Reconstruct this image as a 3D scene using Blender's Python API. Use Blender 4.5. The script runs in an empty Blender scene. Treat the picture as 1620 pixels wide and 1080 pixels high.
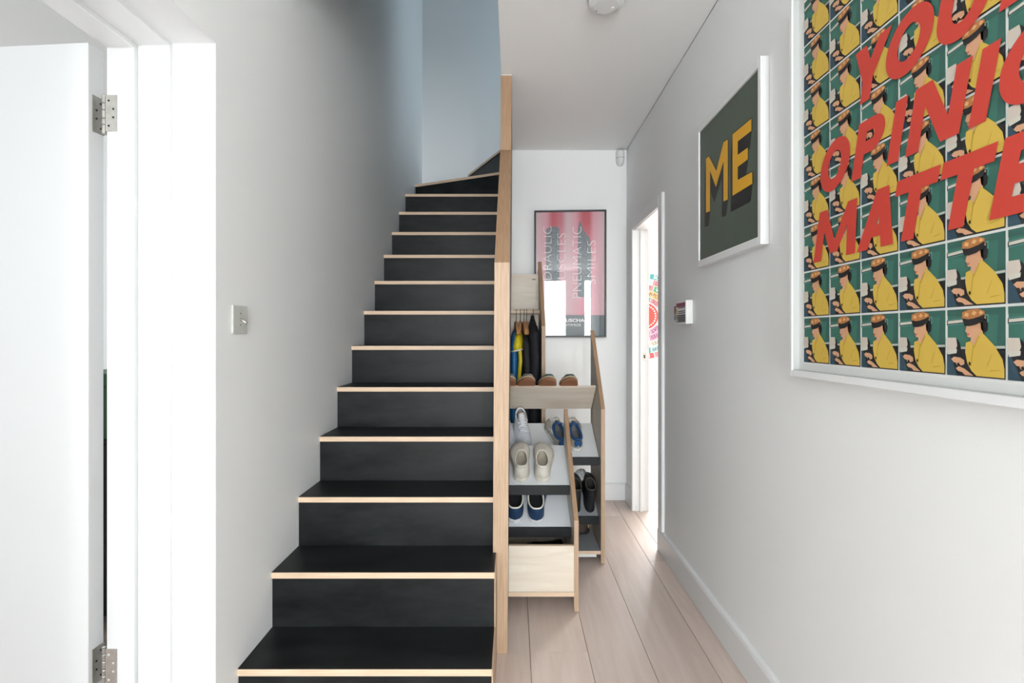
import bpy, math, random
from mathutils import Matrix, Vector
random.seed(7)
SC = bpy.context.scene
COL = SC.collection

# ------------------------------------------------------------------ camera, light, exposure
cd = bpy.data.cameras.new('camera'); CAM = bpy.data.objects.new('camera', cd); COL.objects.link(CAM)
CAM.location = (0, 0, 1.2475); CAM.rotation_euler = (math.radians(90), 0, 0)
cd.sensor_width = 36.0; cd.lens = 36.0 * 800 / 1620; cd.shift_x = -2 / 1620; cd.shift_y = -9 / 1620
cd.clip_start = 0.02; cd.clip_end = 60
SC.camera = CAM
vs = SC.view_settings
vs.view_transform = 'Standard'; vs.look = 'None'; vs.gamma = 1.0; vs.use_curve_mapping = False
vs.exposure = 0.83
wd = bpy.data.worlds.new('world'); SC.world = wd; wd.use_nodes = True
wd.node_tree.nodes['Background'].inputs[0].default_value = (0.75, 0.85, 1.0, 1)
wd.node_tree.nodes['Background'].inputs[1].default_value = 0.6

def area(name, loc, rot, sx, sy, power, color):
    l = bpy.data.lights.new(name, 'AREA'); l.shape = 'RECTANGLE'; l.size = sx; l.size_y = sy
    l.energy = power; l.color = color
    o = bpy.data.objects.new(name, l); COL.objects.link(o); o.location = loc
    o.rotation_euler = [math.radians(a) for a in rot]
    return o
# daylight through the windows the house has: front door glazing, bay window of the front room,
# garden window of the back room, landing window over the turn of the stairs; plus an added front room fill lamp
area('front_door_daylight', (0.080, -3.36, 1.32), (93, 0, 0), 0.467, 2.26, 64, (0.935, 0.975, 1.0))
area('front_sidelight_daylight', (0.780, -3.36, 1.32), (93, 0, 0), 0.14, 2.26, 22, (0.935, 0.975, 1.0))
area('bay_window_daylight', (-2.35, -2.15, 1.55), (100, 0, 0), 2.1, 1.8, 28, (0.94, 0.98, 1.0))
area('garden_window_daylight', (2.75, 6.36, 1.35), (-90, 0, 0), 1.5, 2.2, 122, (1.0, 0.985, 0.965))
area('front_room_ceiling_fill', (-4.08, 2.5, 1.5), (0, -90, 0), 1.6, 1.3, 7.5, (0.94, 0.98, 1.0))  # no window here: lamp added to brighten the front room ceiling
area('landing_window_daylight', (1.12, 4.34, 3.75), (0, 90, 0), 1.2, 0.8, 2.8, (0.66, 0.88, 1.0))

# ------------------------------------------------------------------ helpers
class B:
    def __init__(s): s.v = []; s.f = []; s.m = []
    def add(s, vs_, fs, mi=0):
        o = len(s.v); s.v += [tuple(p) for p in vs_]
        for k, f in enumerate(fs):
            s.f.append([o + i for i in f]); s.m.append(mi[k] if isinstance(mi, (list, tuple)) else mi)
        return s
    def box(s, x0, x1, y0, y1, z0, z1, mi=0):
        v = [(x0,y0,z0),(x1,y0,z0),(x1,y1,z0),(x0,y1,z0),(x0,y0,z1),(x1,y0,z1),(x1,y1,z1),(x0,y1,z1)]
        # bottom, top, front(-y), right(+x), back(+y), left(-x)
        return s.add(v, [(0,3,2,1),(4,5,6,7),(0,1,5,4),(1,2,6,5),(2,3,7,6),(3,0,4,7)], mi)
    def prism(s, poly, axis, a, b, mside=0, ma=None, mb=None, medges=None):
        """extrude a 2-D polygon: axis 'x' -> poly (y,z); 'y' -> poly (x,z); 'z' -> poly (x,y)"""
        def P(p, t): return {'x': (t, p[0], p[1]), 'y': (p[0], t, p[1]), 'z': (p[0], p[1], t)}[axis]
        n = len(poly); ma = mside if ma is None else ma; mb = mside if mb is None else mb
        v = [P(p, a) for p in poly] + [P(p, b) for p in poly]
        ar = sum(poly[i][0]*poly[(i+1) % n][1] - poly[(i+1) % n][0]*poly[i][1] for i in range(n))
        flip = (ar > 0) ^ (axis == 'y')
        lo = list(range(n)); hi = [n + i for i in range(n)]
        fs = [lo[::-1] if flip else lo, hi if flip else hi[::-1]]
        for i in range(n):
            j = (i + 1) % n
            q = (i, j, n + j, n + i)
            fs.append(q if flip else q[::-1])
        return s.add(v, fs, [ma, mb] + (list(medges) if medges else [mside] * n))
    def tube(s, path, r, n=8, mi=0, closed=False, caps=True):
        pts = [Vector(p) for p in path]; m = len(pts); rs = r if isinstance(r, (list, tuple)) else [r] * m
        up = Vector((0.12, 0.2, 1)).normalized(); rings = []
        for i, p in enumerate(pts):
            t = (pts[(i+1) % m] - pts[i-1]) if closed else (pts[min(i+1, m-1)] - pts[max(i-1, 0)])
            if t.length < 1e-9: t = Vector((0, 0, 1))
            t.normalize(); a = t.cross(up)
            if a.length < 1e-3: a = t.cross(Vector((1, 0, 0)))
            a.normalize(); b = t.cross(a)
            rings.append([p + (a*math.cos(2*math.pi*k/n) + b*math.sin(2*math.pi*k/n)) * rs[i] for k in range(n)])
        return s.rings(rings, mi, wrap=closed, caps=caps and not closed)
    def rings(s, rings, mi=0, wrap=False, caps=False):
        n = len(rings[0]); m = len(rings); fs = []
        for i in range(m if wrap else m - 1):
            a = i * n; b = ((i + 1) % m) * n
            for k in range(n):
                kk = (k + 1) % n
                fs.append((a + k, a + kk, b + kk, b + k))
        if caps: fs += [tuple(range(n))[::-1], tuple(range((m-1)*n, m*n))]
        return s.add([p for r in rings for p in r], fs, mi)
    def lathe(s, prof, c, n=24, mi=0, axis='z'):
        rings = []
        for r, h in prof:
            ring = []
            for k in range(n):
                a = 2*math.pi*k/n; x, y = r*math.cos(a), r*math.sin(a)
                ring.append({'z': (c[0]+x, c[1]+y, c[2]+h), 'y': (c[0]+x, c[1]+h, c[2]+y), 'x': (c[0]+h, c[1]+x, c[2]+y)}[axis])
            rings.append(ring)
        return s.rings(rings, mi, caps=True)
    def build(s, name, mats, parent=None, origin=None, bevel=0, smooth=False, seg=1, shear=0, recalc=False):
        o = Vector(origin) if origin is not None else Vector((0, 0, 0))
        me = bpy.data.meshes.new(name)
        me.from_pydata([(p[0] - o.x + shear*p[2], p[1] - o.y, p[2] - o.z) for p in s.v], [], s.f)
        for mm in (mats if isinstance(mats, (list, tuple)) else [mats]): me.materials.append(mm)
        for p, mi in zip(me.polygons, s.m): p.material_index = mi; p.use_smooth = smooth
        if recalc:
            import bmesh
            bm = bmesh.new(); bm.from_mesh(me); bmesh.ops.recalc_face_normals(bm, faces=bm.faces); bm.to_mesh(me); bm.free()
        me.update()
        ob = bpy.data.objects.new(name, me); COL.objects.link(ob)
        if parent is not None: ob.parent = parent
        if bevel:
            md = ob.modifiers.new('bevel', 'BEVEL'); md.width = bevel; md.segments = seg; md.limit_method = 'ANGLE'
        return ob
def tag(o, label, cat, group=None, kind=None):
    o['label'] = label; o['category'] = cat
    if group: o['group'] = group
    if kind: o['kind'] = kind
    return o
def thing(name, label, cat, loc=(0, 0, 0), group=None, kind=None):
    o = bpy.data.objects.new(name, None); COL.objects.link(o); o.location = loc; o.empty_display_size = 0.05
    return tag(o, label, cat, group, kind)

# ------------------------------------------------------------------ materials
def mat(name, col, rough=0.5, metal=0.0, noise=0, nscale=30, bump=0, spec=None, stretch=None, col2=None, sheen=0):
    m = bpy.data.materials.new(name); m.use_nodes = True
    nt = m.node_tree; b = nt.nodes['Principled BSDF']
    b.inputs['Base Color'].default_value = (*col, 1); b.inputs['Roughness'].default_value = rough
    b.inputs['Metallic'].default_value = metal
    if spec is not None: b.inputs['Specular IOR Level'].default_value = spec
    if noise or bump:
        tc = nt.nodes.new('ShaderNodeTexCoord'); mp = nt.nodes.new('ShaderNodeMapping')
        if stretch: mp.inputs['Scale'].default_value = stretch
        nt.links.new(tc.outputs['Object'], mp.inputs['Vector'])
        nz = nt.nodes.new('ShaderNodeTexNoise'); nz.inputs['Scale'].default_value = nscale; nz.inputs['Detail'].default_value = 5
        nt.links.new(mp.outputs['Vector'], nz.inputs['Vector'])
        if noise:
            cr = nt.nodes.new('ShaderNodeValToRGB')
            c2 = col2 if col2 else tuple(max(0, c * (1 - noise)) for c in col)
            cr.color_ramp.elements[0].position = 0.32; cr.color_ramp.elements[1].position = 0.68
            cr.color_ramp.elements[0].color = (*c2, 1); cr.color_ramp.elements[1].color = (*col, 1)
            nt.links.new(nz.outputs['Fac'], cr.inputs['Fac']); nt.links.new(cr.outputs['Color'], b.inputs['Base Color'])
        if bump:
            bp = nt.nodes.new('ShaderNodeBump'); bp.inputs['Strength'].default_value = bump; bp.inputs['Distance'].default_value = 0.002
            nt.links.new(nz.outputs['Fac'], bp.inputs['Height']); nt.links.new(bp.outputs['Normal'], b.inputs['Normal'])
    return m
def ply_edge(name, axis, light, dark, period=0.0032):
    """layered birch plywood edge: thin veneer bands across the board's thickness"""
    m = bpy.data.materials.new(name); m.use_nodes = True; nt = m.node_tree; b = nt.nodes['Principled BSDF']
    b.inputs['Roughness'].default_value = 0.5
    tc = nt.nodes.new('ShaderNodeTexCoord')
    w = nt.nodes.new('ShaderNodeTexWave'); w.wave_type = 'BANDS'; w.bands_direction = axis
    w.inputs['Scale'].default_value = 2*math.pi/(20*period); w.inputs['Distortion'].default_value = 0.6; w.inputs['Detail Scale'].default_value = 0.4
    nt.links.new(tc.outputs['Object'], w.inputs['Vector'])
    mp = nt.nodes.new('ShaderNodeMapping'); mp.inputs['Scale'].default_value = {'X': (220, 9, 9), 'Z': (9, 9, 220), 'Y': (9, 220, 9)}[axis]
    nt.links.new(tc.outputs['Object'], mp.inputs['Vector'])
    nz = nt.nodes.new('ShaderNodeTexNoise'); nz.inputs['Scale'].default_value = 1.0; nz.inputs['Detail'].default_value = 4
    nt.links.new(mp.outputs['Vector'], nz.inputs['Vector'])
    ad = nt.nodes.new('ShaderNodeMath'); ad.operation = 'MULTIPLY_ADD'; ad.inputs[1].default_value = 0.45
    nt.links.new(w.outputs['Fac'], ad.inputs[0]); nt.links.new(nz.outputs['Fac'], ad.inputs[2])
    cr = nt.nodes.new('ShaderNodeValToRGB'); cr.color_ramp.elements[0].position = 0.30; cr.color_ramp.elements[1].position = 0.95
    cr.color_ramp.elements[0].color = (*dark, 1); cr.color_ramp.elements[1].color = (*light, 1)
    nt.links.new(ad.outputs[0], cr.inputs['Fac']); nt.links.new(cr.outputs['Color'], b.inputs['Base Color'])
    return m
def wood(name, light, dark, stretch, scale=1.0, rough=0.45, rnd=0.0, bump=0.05):
    m = bpy.data.materials.new(name); m.use_nodes = True; nt = m.node_tree; b = nt.nodes['Principled BSDF']
    b.inputs['Roughness'].default_value = rough
    tc = nt.nodes.new('ShaderNodeTexCoord'); mp = nt.nodes.new('ShaderNodeMapping'); mp.inputs['Scale'].default_value = stretch
    oi = nt.nodes.new('ShaderNodeObjectInfo'); cb = nt.nodes.new('ShaderNodeCombineXYZ')
    mu = nt.nodes.new('ShaderNodeMath'); mu.operation = 'MULTIPLY'; mu.inputs[1].default_value = 37.0
    nt.links.new(oi.outputs['Random'], mu.inputs[0]); nt.links.new(mu.outputs[0], cb.inputs[2]); nt.links.new(mu.outputs[0], cb.inputs[0])
    nt.links.new(cb.outputs[0], mp.inputs['Location'])
    nt.links.new(tc.outputs['Object'], mp.inputs['Vector'])
    nz = nt.nodes.new('ShaderNodeTexNoise'); nz.inputs['Scale'].default_value = scale; nz.inputs['Detail'].default_value = 6; nz.inputs['Distortion'].default_value = 0.8
    nt.links.new(mp.outputs['Vector'], nz.inputs['Vector'])
    cr = nt.nodes.new('ShaderNodeValToRGB'); cr.color_ramp.elements[0].position = 0.3; cr.color_ramp.elements[1].position = 0.7
    cr.color_ramp.elements[0].color = (*dark, 1); cr.color_ramp.elements[1].color = (*light, 1)
    nt.links.new(nz.outputs['Fac'], cr.inputs['Fac'])
    out = cr.outputs['Color']
    if rnd:
        hs = nt.nodes.new('ShaderNodeHueSaturation')
        ma = nt.nodes.new('ShaderNodeMath'); ma.operation = 'MULTIPLY_ADD'; ma.inputs[1].default_value = rnd*2; ma.inputs[2].default_value = 1 - rnd
        nt.links.new(oi.outputs['Random'], ma.inputs[0]); nt.links.new(ma.outputs[0], hs.inputs['Value']); nt.links.new(out, hs.inputs['Color'])
        out = hs.outputs['Color']
    nt.links.new(out, b.inputs['Base Color'])
    bp = nt.nodes.new('ShaderNodeBump'); bp.inputs['Strength'].default_value = bump; bp.inputs['Distance'].default_value = 0.001
    nt.links.new(nz.outputs['Fac'], bp.inputs['Height']); nt.links.new(bp.outputs['Normal'], b.inputs['Normal'])
    return m
def glass(name, fac_ior=1.45, graze=0.85):
    m = bpy.data.materials.new(name); m.use_nodes = True; nt = m.node_tree; nt.nodes.clear()
    out = nt.nodes.new('ShaderNodeOutputMaterial'); mx = nt.nodes.new('ShaderNodeMixShader'); fr = nt.nodes.new('ShaderNodeLayerWeight')
    tr = nt.nodes.new('ShaderNodeBsdfTransparent'); gl = nt.nodes.new('ShaderNodeBsdfGlossy'); gl.inputs['Roughness'].default_value = 0.004
    fr.inputs['Blend'].default_value = 0.5
    pw = nt.nodes.new('ShaderNodeMath'); pw.operation = 'POWER'; pw.inputs[1].default_value = 5.0
    ma = nt.nodes.new('ShaderNodeMath'); ma.operation = 'MULTIPLY_ADD'; ma.inputs[1].default_value = graze; ma.inputs[2].default_value = ((fac_ior - 1)/(fac_ior + 1))**2
    nt.links.new(fr.outputs['Facing'], pw.inputs[0]); nt.links.new(pw.outputs[0], ma.inputs[0])
    nt.links.new(ma.outputs[0], mx.inputs[0]); nt.links.new(tr.outputs[0], mx.inputs[1]); nt.links.new(gl.outputs[0], mx.inputs[2])
    nt.links.new(mx.outputs[0], out.inputs[0])
    return m

WALL = mat('wall_paint', (0.89, 0.90, 0.895), 0.6, bump=0.04, nscale=180, spec=0.3)
CEIL = mat('ceiling_paint', (0.92, 0.925, 0.915), 0.7, bump=0.03, nscale=180, spec=0.2)
GLOSSW = mat('white_satin_paint', (0.80, 0.81, 0.81), 0.32, bump=0.02, nscale=60)
PLYX = ply_edge('plywood_edge_layers_x', 'X', (0.56, 0.40, 0.27), (0.33, 0.205, 0.12))
PLYD = ply_edge('oiled_plywood_edge', 'X', (0.46, 0.29, 0.17), (0.24, 0.135, 0.075))
PLYZ = ply_edge('plywood_edge_layers_z', 'Z', (0.80, 0.62, 0.45), (0.58, 0.40, 0.26), 0.006)
BIRCH = wood('birch_veneer', (0.80, 0.72, 0.61), (0.70, 0.60, 0.48), (3, 30, 30), 1.0, 0.45)
FACE = wood('birch_inner_face', (0.72, 0.65, 0.55), (0.60, 0.52, 0.42), (30, 5, 30), 1.0, 0.5)
LAM = mat('white_laminate', (0.72, 0.74, 0.76), 0.35)
GREYLAM = mat('grey_laminate', (0.36, 0.38, 0.40), 0.4)
BLACKLAM = mat('black_laminate', (0.012, 0.014, 0.016), 0.42, noise=0.5, nscale=12, spec=0.25)
OAK = wood('oak_plank', (0.68, 0.565, 0.505), (0.60, 0.48, 0.415), (26, 2.2, 26), 1.0, 0.36, rnd=0.08)
GAP = mat('floor_gap', (0.10, 0.07, 0.055), 0.8)
def step_black():
    m = mat('black_stair_laminate', (0.010, 0.011, 0.012), 0.36, spec=0.26)
    nt = m.node_tree; b = nt.nodes['Principled BSDF']
    tc = nt.nodes.new('ShaderNodeTexCoord'); mp = nt.nodes.new('ShaderNodeMapping'); mp.inputs['Scale'].default_value = (3.2, 9, 11)
    nz = nt.nodes.new('ShaderNodeTexNoise'); nz.inputs['Scale'].default_value = 1.1; nz.inputs['Detail'].default_value = 7; nz.inputs['Roughness'].default_value = 0.62
    nt.links.new(tc.outputs['Object'], mp.inputs[0]); nt.links.new(mp.outputs[0], nz.inputs['Vector'])
    cr = nt.nodes.new('ShaderNodeValToRGB'); cr.color_ramp.elements[0].position = 0.35; cr.color_ramp.elements[1].position = 0.75
    cr.color_ramp.elements[0].color = (0.004, 0.005, 0.0055, 1); cr.color_ramp.elements[1].color = (0.020, 0.0225, 0.024, 1)
    nt.links.new(nz.outputs['Fac'], cr.inputs['Fac']); nt.links.new(cr.outputs['Color'], b.inputs['Base Color'])
    mr = nt.nodes.new('ShaderNodeMapRange'); mr.inputs['To Min'].default_value = 0.30; mr.inputs['To Max'].default_value = 0.55
    nt.links.new(nz.outputs['Fac'], mr.inputs['Value']); nt.links.new(mr.outputs['Result'], b.inputs['Roughness'])
    return m
STEP = step_black()
STEEL = mat('brushed_steel', (0.55, 0.53, 0.49), 0.38, 0.9, noise=0.15, nscale=80)
DARKHOLE = mat('dark_recess', (0.02, 0.02, 0.02), 0.7)
GLASS = glass('picture_glass', 1.10, 0.06)
PLASTIC = mat('white_plastic', (0.78, 0.79, 0.78), 0.4)

# ------------------------------------------------------------------ dimensions (metres)
HC = 2.66; XL = -0.869; XR = 0.8625; YB = 3.85; YF = -3.4; YS = 4.826; ZU = 4.9
LX = -1.168                    # room side of the left wall
RISE = 0.199; GO = 0.225; Y1 = 1.591

# ------------------------------------------------------------------ floor and planks
fl = B(); fl.box(-4.2, XR, YF - 0.2, YS, -0.06, -0.004); fl.box(XR, 4.2, 1.2, 6.6, -0.06, -0.004)
floor = tag(fl.build('floor', GAP), 'pale pinkish oak plank floor running down the hall', 'floor', kind='structure')
PW = 0.229; X0 = 0.066
pm = {}
def plank(x, w, y, l):
    key = (round(w, 4), round(l, 3))
    if key not in pm:
        b = B(); b.box(0, w - 0.0022, 0, l - 0.0022, -0.018, 0.0)
        o = b.build('plank', OAK, floor, bevel=0.0007); pm[key] = o.data; md = True
    else:
        o = bpy.data.objects.new('plank', pm[key]); COL.objects.link(o); o.parent = floor
    o.location = (x + 0.0011, y, 0)
k0 = -4
for k in range(k0, 4):
    x = X0 + PW * k; w = min(PW, XR - 0.02 - x + 0.02)
    ys = YF + [-0.3, -1.1, -0.7, -1.4, -0.2, -0.9, -0.55, -1.25][k % 8]
    while ys < YB:
        a = max(ys, YF); e = min(ys + 1.9, YB)
        if e - a > 0.05: plank(x, w, a, e - a)
        ys += 1.9
for k in range(0, 14):           # the back room seen through the doorway
    x = XR + PW * k
    ys = [1.3, 2.0, 1.6, 2.3, 1.45, 2.1, 1.75, 1.2][k % 8] - 0.8
    while ys < 6.5:
        a = max(ys, 1.2); e = min(ys + 1.9, 6.5)
        if e - a > 0.05: plank(x, PW, a, e - a)
        ys += 1.9

for k in range(13):             # the front room beyond the open door
    x = LX - PW * (k + 1); ys = -2.25
    while ys < 3.45:
        plank(x, PW, ys, 1.9); ys += 1.9

# ------------------------------------------------------------------ walls and ceiling
b = B()
b.box(LX, XL, 1.4765, YS + 0.15, 0, ZU); b.box(LX, XL, 0.5295, 1.4765, 2.1005, ZU); b.box(LX, XL, YF - 0.15, 0.5295, 0, ZU)
tag(b.build('wall_left', WALL), 'white painted wall beside the stairs with the open doorway', 'wall', kind='structure')
b = B()
b.box(XR, 0.945, YF - 0.15, 2.94, 0, HC); b.box(XR, 0.945, 2.94, 3.61, 2.01, HC); b.box(XR, 0.945, 3.61, YB + 0.1, 0, HC)
tag(b.build('wall_right', WALL), 'white hall wall on which the two framed prints hang', 'wall', kind='structure')
b = B(); b.box(-0.06, XR, YB, YB + 0.1, 0, HC)
tag(b.build('wall_back', WALL), 'white end wall of the hall behind the pull-out units', 'wall', kind='structure')
b = B(); b.box(LX, 1.25, YS, YS + 0.15, 0, ZU)
tag(b.build('wall_stair_end', WALL), 'bluish white wall at the turn of the stairs', 'wall', kind='structure')
b = B()
b.box(-0.064, XR + 0.1, YF, YB, HC, HC + 0.28); b.box(LX, -0.064, YF, 1.95, HC, HC + 0.28)
tag(b.build('ceiling', CEIL), 'white painted hall ceiling', 'ceiling', kind='structure')
b = B()
b.box(-0.064, 0.03, 1.95, 3.88, HC + 0.28, ZU); b.box(LX, 0.03, 1.86, 1.95, HC + 0.28, ZU)
b.box(0.03, 1.25, 3.80, 3.88, HC + 0.28, ZU); b.box(LX, 1.25, 1.86, YS + 0.15, ZU, ZU + 0.1)
b.box(-0.06, 1.25, 3.95, YS, HC + 0.1, HC + 0.28)
tag(b.build('wall_stairwell', WALL), 'painted enclosure of the upper stairwell', 'wall', kind='structure')
# landing window (around its daylight)
b = B(); b.box(1.16, 1.25, 3.88, YS, HC + 0.28, 3.15); b.box(1.16, 1.25, 3.88, YS, 4.35, ZU)
tag(b.build('wall_landing', WALL), 'landing wall round the upstairs window', 'wall', kind='structure')
# hall front wall with glazed door
b = B()
b.box(LX, -0.16, YF - 0.15, YF, 0, HC); b.box(0.32, 0.70, YF - 0.15, YF, 0, HC); b.box(0.86, XR, YF - 0.15, YF, 0, HC)
b.box(-0.16, 0.32, YF - 0.15, YF, 2.46, HC); b.box(0.70, 0.86, YF - 0.15, YF, 2.46, HC)
b.box(-0.16, 0.32, YF - 0.15, YF, 0, 0.2); b.box(0.70, 0.86, YF - 0.15, YF, 0, 0.2)
tag(b.build('wall_front', WALL), 'front wall of the hall round the glazed entrance', 'wall', kind='structure')
# front room (left)
b = B()
b.box(-4.25, -4.15, -2.4, 3.6, 0, HC); b.box(-4.25, LX, 3.5, 3.6, 0, HC)
b.box(-4.25, -3.42, -2.4, -2.25, 0, HC); b.box(-1.28, LX, -2.4, -2.25, 0, HC); b.box(-3.42, -1.28, -2.4, -2.25, 0, 0.62); b.box(-3.42, -1.28, -2.4, -2.25, 2.48, HC)
tag(b.build('wall_front_room', WALL), 'walls of the front room beyond the open door', 'wall', kind='structure')
b = B(); b.box(-4.25, LX, -2.4, 3.6, HC, HC + 0.1)
tag(b.build('ceiling_front_room', CEIL), 'grey-white ceiling above the open white door', 'ceiling', kind='structure')
# back room (right)
b = B()
b.box(0.945, 1.9, 6.5, 6.6, 0, HC); b.box(1.9, 4.2, 6.5, 6.6, 0, 0.2); b.box(1.9, 4.2, 6.5, 6.6, 2.5, HC); b.box(3.55, 4.2, 6.5, 6.6, 0.2, 2.5)
b.box(4.1, 4.2, 1.2, 6.5, 0, HC); b.box(0.945, 4.2, 1.1, 1.2, 0, HC); b.box(0.86, 0.945, YB + 0.1, 6.5, 0, HC)
tag(b.build('wall_back_room', WALL), 'bright white walls of the room beyond the far doorway', 'wall', kind='structure')
b = B(); b.box(0.86, 4.2, 1.1, 6.6, HC, HC + 0.1)
tag(b.build('ceiling_back_room', CEIL), 'white ceiling of the room beyond the doorway', 'ceiling', kind='structure')

# baseboards
def skirting_profile(x, inward, h=0.13, t=0.021):
    s = inward
    return [(x, 0.002), (x + s*t, 0.002), (x + s*t, h - 0.012), (x + s*(t - 0.005), h - 0.002), (x + s*0.004, h), (x, h)]
b = B(); b.prism(skirting_profile(XR, -1), 'y', YF, 2.955)
tag(b.build('baseboard_right', GLOSSW), 'long white skirting board under the framed prints', 'baseboard', kind='structure')
b = B(); b.prism(skirting_profile(XR, -1, 0.128, 0.016), 'y', 3.675, YB - 0.02)
tag(b.build('baseboard_right_end', GLOSSW), 'short white skirting between far doorway and corner', 'baseboard', kind='structure')
b = B(); b.prism([(YB, 0.002), (YB - 0.02, 0.002), (YB - 0.02, 0.118), (YB - 0.014, 0.128), (YB, 0.13)], 'x', 0.0, XR)
tag(b.build('baseboard_back', GLOSSW), 'white skirting on the end wall beside the pull-out units', 'baseboard', kind='structure')
b = B(); b.prism([(6.5, 0.002), (6.48, 0.002), (6.48, 0.118), (6.5, 0.13)], 'x', 0.96, 1.9)
tag(b.build('baseboard_back_room', GLOSSW), 'white skirting in the bright room beyond', 'baseboard', kind='structure')

# ------------------------------------------------------------------ left door (open into the front room)
D1 = (-1.183, 1.476, 0)
door = thing('door_1', 'white flush door standing open on steel hinges at the left', 'door', D1, kind='structure')
def dpart(bb, name, mats, **k): return bb.build(name, mats, door, D1, **k)
b = B(); ZT = 2.10
# lining: band A flush, band B recessed, stop C proud -- as a continuous frame: far post, head, near post
def lining(xa, xb, inset):
    b = B()
    b.prism([(1.52, 0.001), (1.476 - inset, 0.001), (1.476 - inset, ZT - inset), (0.53 + inset, ZT - inset), (0.53 + inset, 0.001), (0.49, 0.001), (0.49, ZT + 0.04), (1.52, ZT + 0.04)], 'x', xa, xb)
    return b
# widen the wall opening to take the lining
dpart(lining(-0.995, -0.8692, 0.0), 'frame_lining', GLOSSW, bevel=0.0015)
dpart(lining(-1.087, -0.995, 0.013), 'frame_rebate', GLOSSW, bevel=0.0015)
dpart(lining(-1.165, -1.087, 0.028), 'frame_post', GLOSSW, bevel=0.002)
ang = math.radians(4.4)
b = B(); b.box(-0.80, 0.0, 0.0, 0.050, 0.012, 2.078)
lf = b.build('leaf', GLOSSW, door, bevel=0.0015)
lf.location = (-1.203 - D1[0], 1.431 - D1[1], 0); lf.rotation_euler = (0, 0, -ang)
for hz in (1.884, 0.300):
    h = 0.052
    ex = lambda t: (-1.203 + t*math.sin(ang) + 0.0004, 1.431 + t*math.cos(ang))
    (xa, ya), (xb, yb2) = ex(0.012), ex(0.050)
    b = B(); b.prism([(xa, ya), (xa + 0.0016, ya), (xb + 0.0016, yb2), (xb, yb2)], 'z', hz - h, hz + h); hg = dpart(b, 'hinge', STEEL, recalc=True)
    b = B(); b.box(-1.166, -1.134, 1.4462, 1.4482, hz - h, hz + h); b.build('hinge_plate', STEEL, hg, D1)
    b = B(); cx, cy = -1.1775, 1.458
    for i, (a, e) in enumerate(((-0.056, -0.03), (-0.029, -0.012), (-0.011, 0.012), (0.013, 0.032), (0.033, 0.056))):
        b.lathe([(0.0068, a), (0.0078, a + 0.002), (0.0078, e - 0.002), (0.0068, e)], (cx, cy, hz), 14)
    b.build('knuckle', STEEL, hg, D1, smooth=False)
    for dx, dz in ((-1.157, 0.036), (-1.144, 0.012), (-1.144, -0.012), (-1.157, -0.036)):
        b = B(); b.lathe([(0.0030, 0), (0.0030, -0.0007)], (dx, 1.4462, hz + dz), 10, axis='y'); b.build('screw', DARKHOLE if hz > 1 else GLOSSW, hg, D1)
    for tt, dz in ((0.038, 0.036), (0.024, 0.012), (0.024, -0.012), (0.038, -0.036)):
        sx_, sy_ = ex(tt); b = B(); b.lathe([(0.0030, 0), (0.0030, 0.0009)], (sx_ + 0.0016, sy_, hz + dz), 10, axis='x'); b.build('screw', DARKHOLE, hg, D1)

# things glimpsed through the gap beside the hinges
CB = thing('low_cabinet', 'black low cabinet glimpsed through the gap beside the open door', 'cabinet', (-1.75, 2.33, 0))
o_ = (-1.75, 2.33, 0)
b = B(); b.box(-2.30, -1.20, 2.14, 2.52, 0.06, 0.80); b.build('body', BLACKLAM, CB, o_, bevel=0.003)
for i in range(2):
    x = -2.29 + i * 0.545
    b = B(); b.box(x, x + 0.535, 2.122, 2.14, 0.075, 0.785); dd = b.build('cabinet_door', BLACKLAM, CB, o_, bevel=0.002)
    b = B(); b.box(x + 0.48, x + 0.492, 2.11, 2.122, 0.40, 0.52); b.build('handle', STEEL, dd, o_)
for x in (-2.25, -1.25):
    for y in (2.18, 2.48):
        b = B(); b.box(x - 0.02, x + 0.02, y - 0.02, y + 0.02, 0.001, 0.06); b.build('leg', BLACKLAM, CB, o_)
SB = thing('storage_box', 'dark green box standing on the black cabinet behind the door gap', 'box', (-1.72, 2.32, 0.80))
o_ = (-1.72, 2.32, 0.80); GREEN = mat('green_card', (0.02, 0.11, 0.04), 0.5)
b = B(); b.box(-1.98, -1.46, 2.17, 2.47, 0.801, 1.03); b.build('box_body', GREEN, SB, o_, bevel=0.004)
b = B(); b.box(-1.986, -1.454, 2.164, 2.476, 1.03, 1.085); b.build('lid', GREEN, SB, o_, bevel=0.004)

# ------------------------------------------------------------------ right doorway near the end wall
D2 = (XR, 3.275, 0)
d2 = thing('door_2', 'white doorway frame at the end of the hall, bright room beyond', 'doorway', D2, kind='structure')
def d2p(b, name, mats, par=None, **k): return b.build(name, mats, par or d2, D2, **k)
xi = XR - 0.018
b = B(); b.box(xi, XR + 0.001, 2.88, 2.955, 0.0, 2.07); d2p(b, 'architrave', GLOSSW, bevel=0.004)
b = B(); b.box(xi, XR + 0.001, 3.597, 3.672, 0.0, 2.07); d2p(b, 'architrave', GLOSSW, bevel=0.004)
b = B(); b.box(xi, XR + 0.001, 2.955, 3.597, 2.0, 2.07); d2p(b, 'architrave', GLOSSW, bevel=0.004)
b = B(); b.box(XR - 0.01, 0.966, 2.93, 2.95, 0.0, 2.02); d2p(b, 'jamb', GLOSSW, bevel=0.001)
b = B(); b.box(XR - 0.01, 0.966, 3.60, 3.62, 0.0, 2.02); jb = d2p(b, 'jamb', GLOSSW, bevel=0.001)
b = B(); b.box(XR - 0.01, 0.966, 2.95, 3.60, 2.0, 2.02); d2p(b, 'head_jamb', GLOSSW, bevel=0.001)
b = B(); b.box(0.900, 0.920, 3.588, 3.60, 0.0, 2.0); d2p(b, 'door_stop', GLOSSW, jb, bevel=0.001)
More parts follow.
